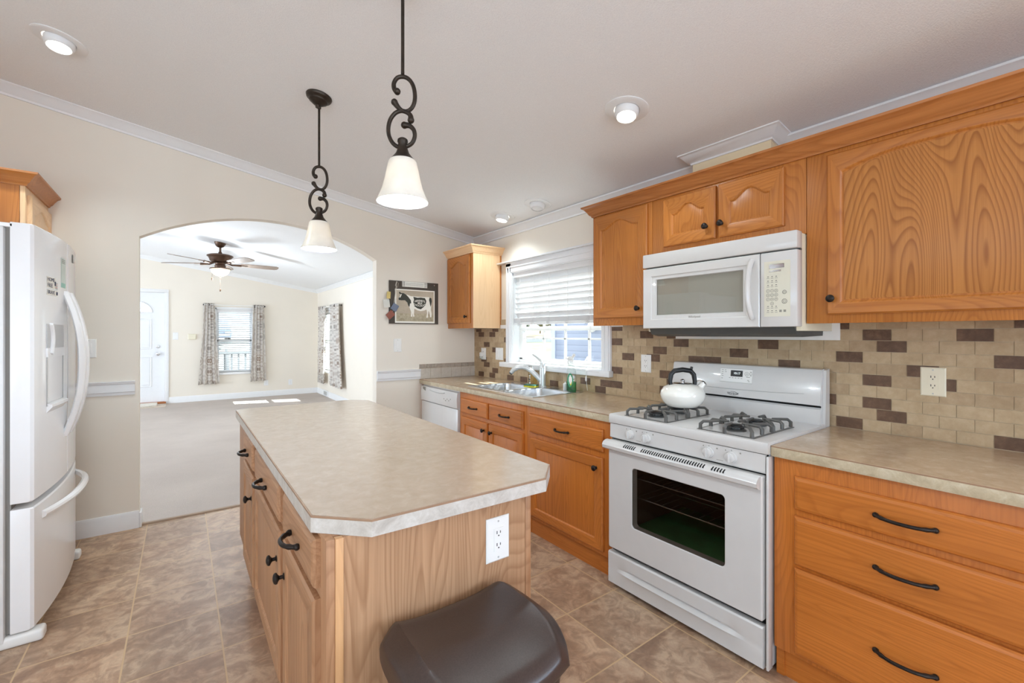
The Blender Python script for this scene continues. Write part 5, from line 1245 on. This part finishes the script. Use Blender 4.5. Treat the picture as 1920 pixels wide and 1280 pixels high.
# ------------------------------------------------------------------ poster on the arch wall
f = FA_; x0, x1, z0, z1 = 1.576, 2.088, 1.457, 1.868
t = thing('poster', 'cow advertising print on a dark board beside the arch', 'poster', ((x0+x1)/2, YA, z0))
g = G(); g.loft([rect_loop(f, x0, x1, z0, z1, 0, k), rect_loop(f, x0, x1, z0, z1, .012, k)]); BD = finish('board', g, 'board', t, smooth=False)
def q2(a, b): return (1.632+(a-258)/(733-258)*(2.047-1.632), 1.790+(b-270)/(675-270)*(1.466-1.790))    # picture coordinates to wall
def flat(g, pts, n0, n1, mi=0): g.prism([q2(*p) for p in pts], lambda a, b, tt: f(a, b, tt), n0, n1, mi)
g = G(); flat(g, [(258, 270), (733, 270), (733, 675), (258, 675)], .012, .0135, 0); flat(g, [(272, 283), (720, 283), (720, 560), (272, 560)], .0135, .014, 1); flat(g, [(272, 560), (720, 560), (720, 655), (272, 655)], .0135, .014, 2)
finish('print', g, ['whitepaper', mk_tile('sepia_sky', 'a89a86', 'b8ab98', 'c4b8a4', .6), mk_tile('sepia_grass', '8c8068', 'b0a48a', 'd0c6ae', .2)], t, smooth=False)
g = G()
body = [(355, 330), (400, 335), (440, 350), (520, 352), (600, 352), (660, 350), (690, 362), (700, 400), (690, 450), (684, 500), (694, 560), (690, 600), (676, 600), (668, 545), (655, 520), (650, 560), (648, 606), (628, 606), (638, 550), (630, 505), (600, 520), (560, 528), (520, 520), (482, 500), (478, 560), (484, 596), (468, 598), (462, 550), (458, 598), (440, 598), (446, 545), (430, 500), (415, 460), (395, 425), (372, 400), (330, 405), (300, 400), (296, 385), (312, 350), (320, 318)]
flat(g, body, .014, .0155, 0)
flat(g, [(320, 318), (355, 318), (385, 335), (410, 360), (440, 400), (445, 435), (430, 440), (424, 480), (412, 470), (400, 430), (372, 402), (330, 405), (300, 402), (296, 385), (312, 350)], .0155, .0165, 1)
flat(g, [(470, 355), (520, 365), (560, 360), (610, 365), (628, 400), (618, 450), (590, 480), (560, 505), (520, 495), (482, 470), (470, 420), (478, 390)], .0155, .0165, 1)
flat(g, [(668, 355), (690, 362), (698, 400), (690, 440), (682, 470), (674, 440), (668, 410), (662, 385)], .0155, .0165, 1)
flat(g, [(304, 304), (318, 308), (326, 322), (316, 332), (302, 322)], .0155, .0165, 1)
flat(g, [(322, 330), (334, 332), (318, 372), (306, 372)], .0165, .017, 0)
C0 = q2(549, 432)
for w, a, b, sz, bend in (("HERSHEY'S", 547, 402, .027, -2.2), ('MILK', 550, 432, .027, 0), ('CHOCOLATE', 549, 462, .026, 2.2)):
    cx_, cz_ = q2(a, b); g.text(w, sz, lambda x, y, n: f(cx_+x, cz_+y, .0166+n), .0006, 0, sx=.86, bend=bend, bold=.0004)
finish('cow', g, ['whitepaper', plain('faded_black_ink', '3d3d36', .8)], t, smooth=False)
g = G(); g.loft([rect_loop(f, 1.704, 1.966, 1.815, 1.866, .012, k), rect_loop(f, 1.704, 1.966, 1.815, 1.866, .0132, k)], 0)
for i in range(4): g.loft([rect_loop(f, 1.735, 1.930, 1.853-.009*i, 1.855-.009*i, .0132, k), rect_loop(f, 1.735, 1.930-.02*(i % 2), 1.853-.009*i, 1.855-.009*i, .0137, k)], 1)
for a in (1.708, 1.722, 1.938, 1.953):
    for i in range(4): g.loft([rect_loop(f, a, a+.009, 1.821+.0115*i, 1.828+.0115*i, .0132, k), rect_loop(f, a, a+.009, 1.821+.0115*i, 1.828+.0115*i, .0138, k)], 1)
finish('ticket', g, ['whitepaper', 'inkd'], t, smooth=False)
g = G(); g.lathe([(.006, 0), (.006, .002), (.003, .005)], f(2.045, 1.845, .012), (0, -1, 0), 12); finish('pin', g, 'steel', t)
SW = thing('paint_swatches', 'string of small colour sample squares hanging over the left edge of the cow poster', 'swatch', f(1.59, 1.5, .02))
g = G(); g.tube([f(1.648, 1.86, .014), f(1.632, 1.82, .018), f(1.655, 1.80, .018), f(1.664, 1.84, .018), f(1.648, 1.862, .016), f(1.640, 1.78, .018), f(1.618, 1.64, .020)], .0018, 6); g.tube([f(1.648, 1.86, .016), f(1.600, 1.52, .020)], .0014, 5); finish('string', g, plain('pale_string', 'd6d0c4', .9), SW)
for u, w, an, ww, hh, cc in ((1.566, 1.725, .05, .036, .066, 'd9c27a'), (1.546, 1.645, -.12, .06, .074, 'd9d8cf'), (1.626, 1.612, .55, .062, .066, '70798c'), (1.583, 1.540, -.72, .074, .060, '8f5546')):
    g = G(); M = Matrix.Rotation(an, 4, 'Y'); c = f(u, w, .022)
    tm = bmesh.new(); bmesh.ops.create_cube(tm, size=1)
    for v in tm.verts: v.co = c + M @ Vector((v.co.x*ww, v.co.y*.003, v.co.z*hh))
    g.merge(tm); o = finish('swatch', g, plain('swatch_'+cc, cc, .7, var=.04), SW, smooth=False)

# ------------------------------------------------------------------ outside
def ground(name, pts, mat, z): g = G(); g.prism(pts, lambda a, b, t: Vector((a, b, t)), z-.4, z); o = struct(name, g, mat); return o
ground('ground', [(-150, -60), (260, -60), (260, 230), (-150, 230)], 'concrete', -.9)
def slope(name, pts, mat):
    g = G(); g.loft([[Vector(p)-Vector((0, 0, .4)) for p in pts], [Vector(p) for p in pts]]); return struct(name, g, mat)
slope('ground_lawn', [(30, 44, -.86), (150, 40, -.86), (150, 70, -.5), (30, 80, -.5)], 'grass')
slope('ground_road', [(40, 84, -.55), (170, 74, -.55), (180, 100, .2), (40, 110, .2)], 'asphalt')
slope('ground_field', [(30, 112, .0), (200, 100, .0), (220, 160, 3.2), (30, 170, 3.2)], 'field')
slope('ground_street', [(-30, 26, -.95), (28, 26, -.95), (28, 60, 2.2), (-30, 60, 2.2)], 'concrete')
t = thing('house', 'blue sided neighbour house seen through the kitchen window', 'house', (10, 2, -.9))
g = G(); HX = 7.2; g.box(HX, HX+7, -9, HX/.8905, -.9, 3.2); finish('wall', g, 'siding', t)
g = G(); g.box(HX-.03, HX+.02, HX/.8905-.12, HX/.8905+.02, -.9, 3.2); g.box(HX-.06, HX+.06, -9.2, HX/.8905+.3, 3.2, 3.45); finish('trim', g, plain('pale_blue_trim', 'b4bbd0', .6), t)
g = G(); g.prism([(HX-.5, 3.3), (HX+7.5, 3.3), (HX+3.5, 5.2)], lambda a, b, y: Vector((a, y, b)), -9.4, HX/.8905+.4); finish('roof', g, 'asphalt', t)
g = G(); g.box(HX-.04, HX+.03, 6.02, 6.42, 1.27, 2.3); finish('window', g, plain('dark_window', '4a4b4c', .2, var=.2), t)
g = G(); g.sphere((HX-.12, 6.68, 1.52), .10, 14, sc=(1, 1, 1.3)); finish('porch_light', g, 'plast', t)
rg = random.Random(11)
def tree(x, y, z, h, w, mat, label, group='trees seen through the windows'):
    t = thing('tree', label, 'tree', (x, y, z), group)
    g = G(); g.tube([(x, y, z), (x+.1, y, z+h*.35), (x, y+.1, z+h*.7)], [h*.03, h*.022, h*.01], 8); finish('trunk', g, 'bark', t)
    g = G()
    for i in range(16):
        a, r = rg.uniform(0, 2*PI), rg.uniform(.1, 1)*w*.5; g.sphere((x+r*math.cos(a), y+r*math.sin(a), z+h*rg.uniform(.38, .95)), w*rg.uniform(.16, .3), 8, sc=(1, 1, rg.uniform(.8, 1.3)))
    finish('crown', g, mat, t, smooth=False)
tree(84, 107, 1.5, 7, 5, 'leafd', 'dark evergreen at the left edge of the kitchen window view'); tree(96, 114, 1.5, 8.5, 6, 'leafd', 'dark evergreen second from the left in the kitchen window view'); tree(108, 122, 1.5, 7, 5, 'leafd', 'dark evergreen beside the blue house in the kitchen window view')
tree(5.2, 42, .7, 5, 2.4, 'leafy', 'yellow leaved tree seen through the living room far window')
# parked vehicle up the street
t = thing('car', 'blue grey car parked outside, seen through the living room blind', 'car', (2.05, 40, .75)); X0, Y0_, Zg = 2.0, 40.0, .78
MAT['carpaint'] = plain('blue_grey_car_paint', '7f8ba6', .3, metal=.2, coat=.5)
def cs(sec, y0, y1): return [[Vector((X0+a, y, Zg+b)) for a, b in sec] for y in (y0, y1)]
g = G(); g.loft([[Vector((X0+a*w, y, Zg+h0+(h1-h0)*b)) for a, b in ((-.95, 0), (.95, 0), (.98, .4), (.92, 1), (-.92, 1), (-.98, .4))] for y, w, h0, h1 in ((38.0, .92, .35, .95), (38.15, 1, .3, 1.0), (41.8, 1, .3, 1.05), (42.3, .95, .35, 1.0))])
g.loft([[Vector((X0+a*w, y, Zg+h)) for a in (-1, 1) for h in ((1.0, 1.0+dh) if a < 0 else (1.0+dh, 1.0))] for y, w, dh in ((38.3, .86, .05), (38.9, .72, .68), (41.0, .72, .68), (42.0, .84, .05))]); finish('body', g, 'carpaint', t)
g = G(); g.loft([[Vector((X0+a, y, Zg+h)) for a in (-.66, .66)] for y, h in ((38.36, 1.08), (38.82, 1.58))], cap0=False, cap1=False, closed=False); 
g.box(X0-.72, X0+.72, 38.5, 38.55, Zg+1.1, Zg+1.12); finish('windscreen', g, 'black', t)
for sx in (-.8, .8):
    for yy in (38.9, 41.4): g = G(); g.cyl((X0+sx-.1, yy, Zg+.33), (X0+sx+.1, yy, Zg+.33), .33, n=20); finish('wheel', g, 'black', t)
g = G(); g.box(X0-.8, X0+.8, 37.96, 38.02, Zg+.42, Zg+.56); g.box(X0-.85, X0-.5, 37.97, 38.05, Zg+.66, Zg+.8); g.box(X0+.5, X0+.85, 37.97, 38.05, Zg+.66, Zg+.8); finish('bumper', g, 'grey', t)
# porch
t = thing('porch_railing', 'grey porch railing outside the living room far window', 'railing', (.9, 12.9, -.05)); MAT['rail'] = plain('grey_rail_paint', '8a8d92', .6, var=.08)
g = G(); g.box(-1.4, 3.2, 12.86, 12.95, .86, .93, .01); finish('top_rail', g, 'rail', t)
g = G(); g.box(-1.4, 3.2, 12.88, 12.93, .06, .12); finish('bottom_rail', g, 'rail', t)
for x_ in (-1.38, .9, 3.17):
    g = G(); g.box(x_-.045, x_+.045, 12.865, 12.95, -.05, 1.0, .004); finish('post', g, 'rail', t)
for i in range(32): g = G(); g.box(-1.35+.145*i, -1.31+.145*i, 12.885, 12.925, .1, .88); finish('baluster', g, 'rail', t)
g = G(); g.box(-2.5, 3.4, YF+.17, 13.1, -.2, -.05); struct('ground_porch', g, 'concrete')
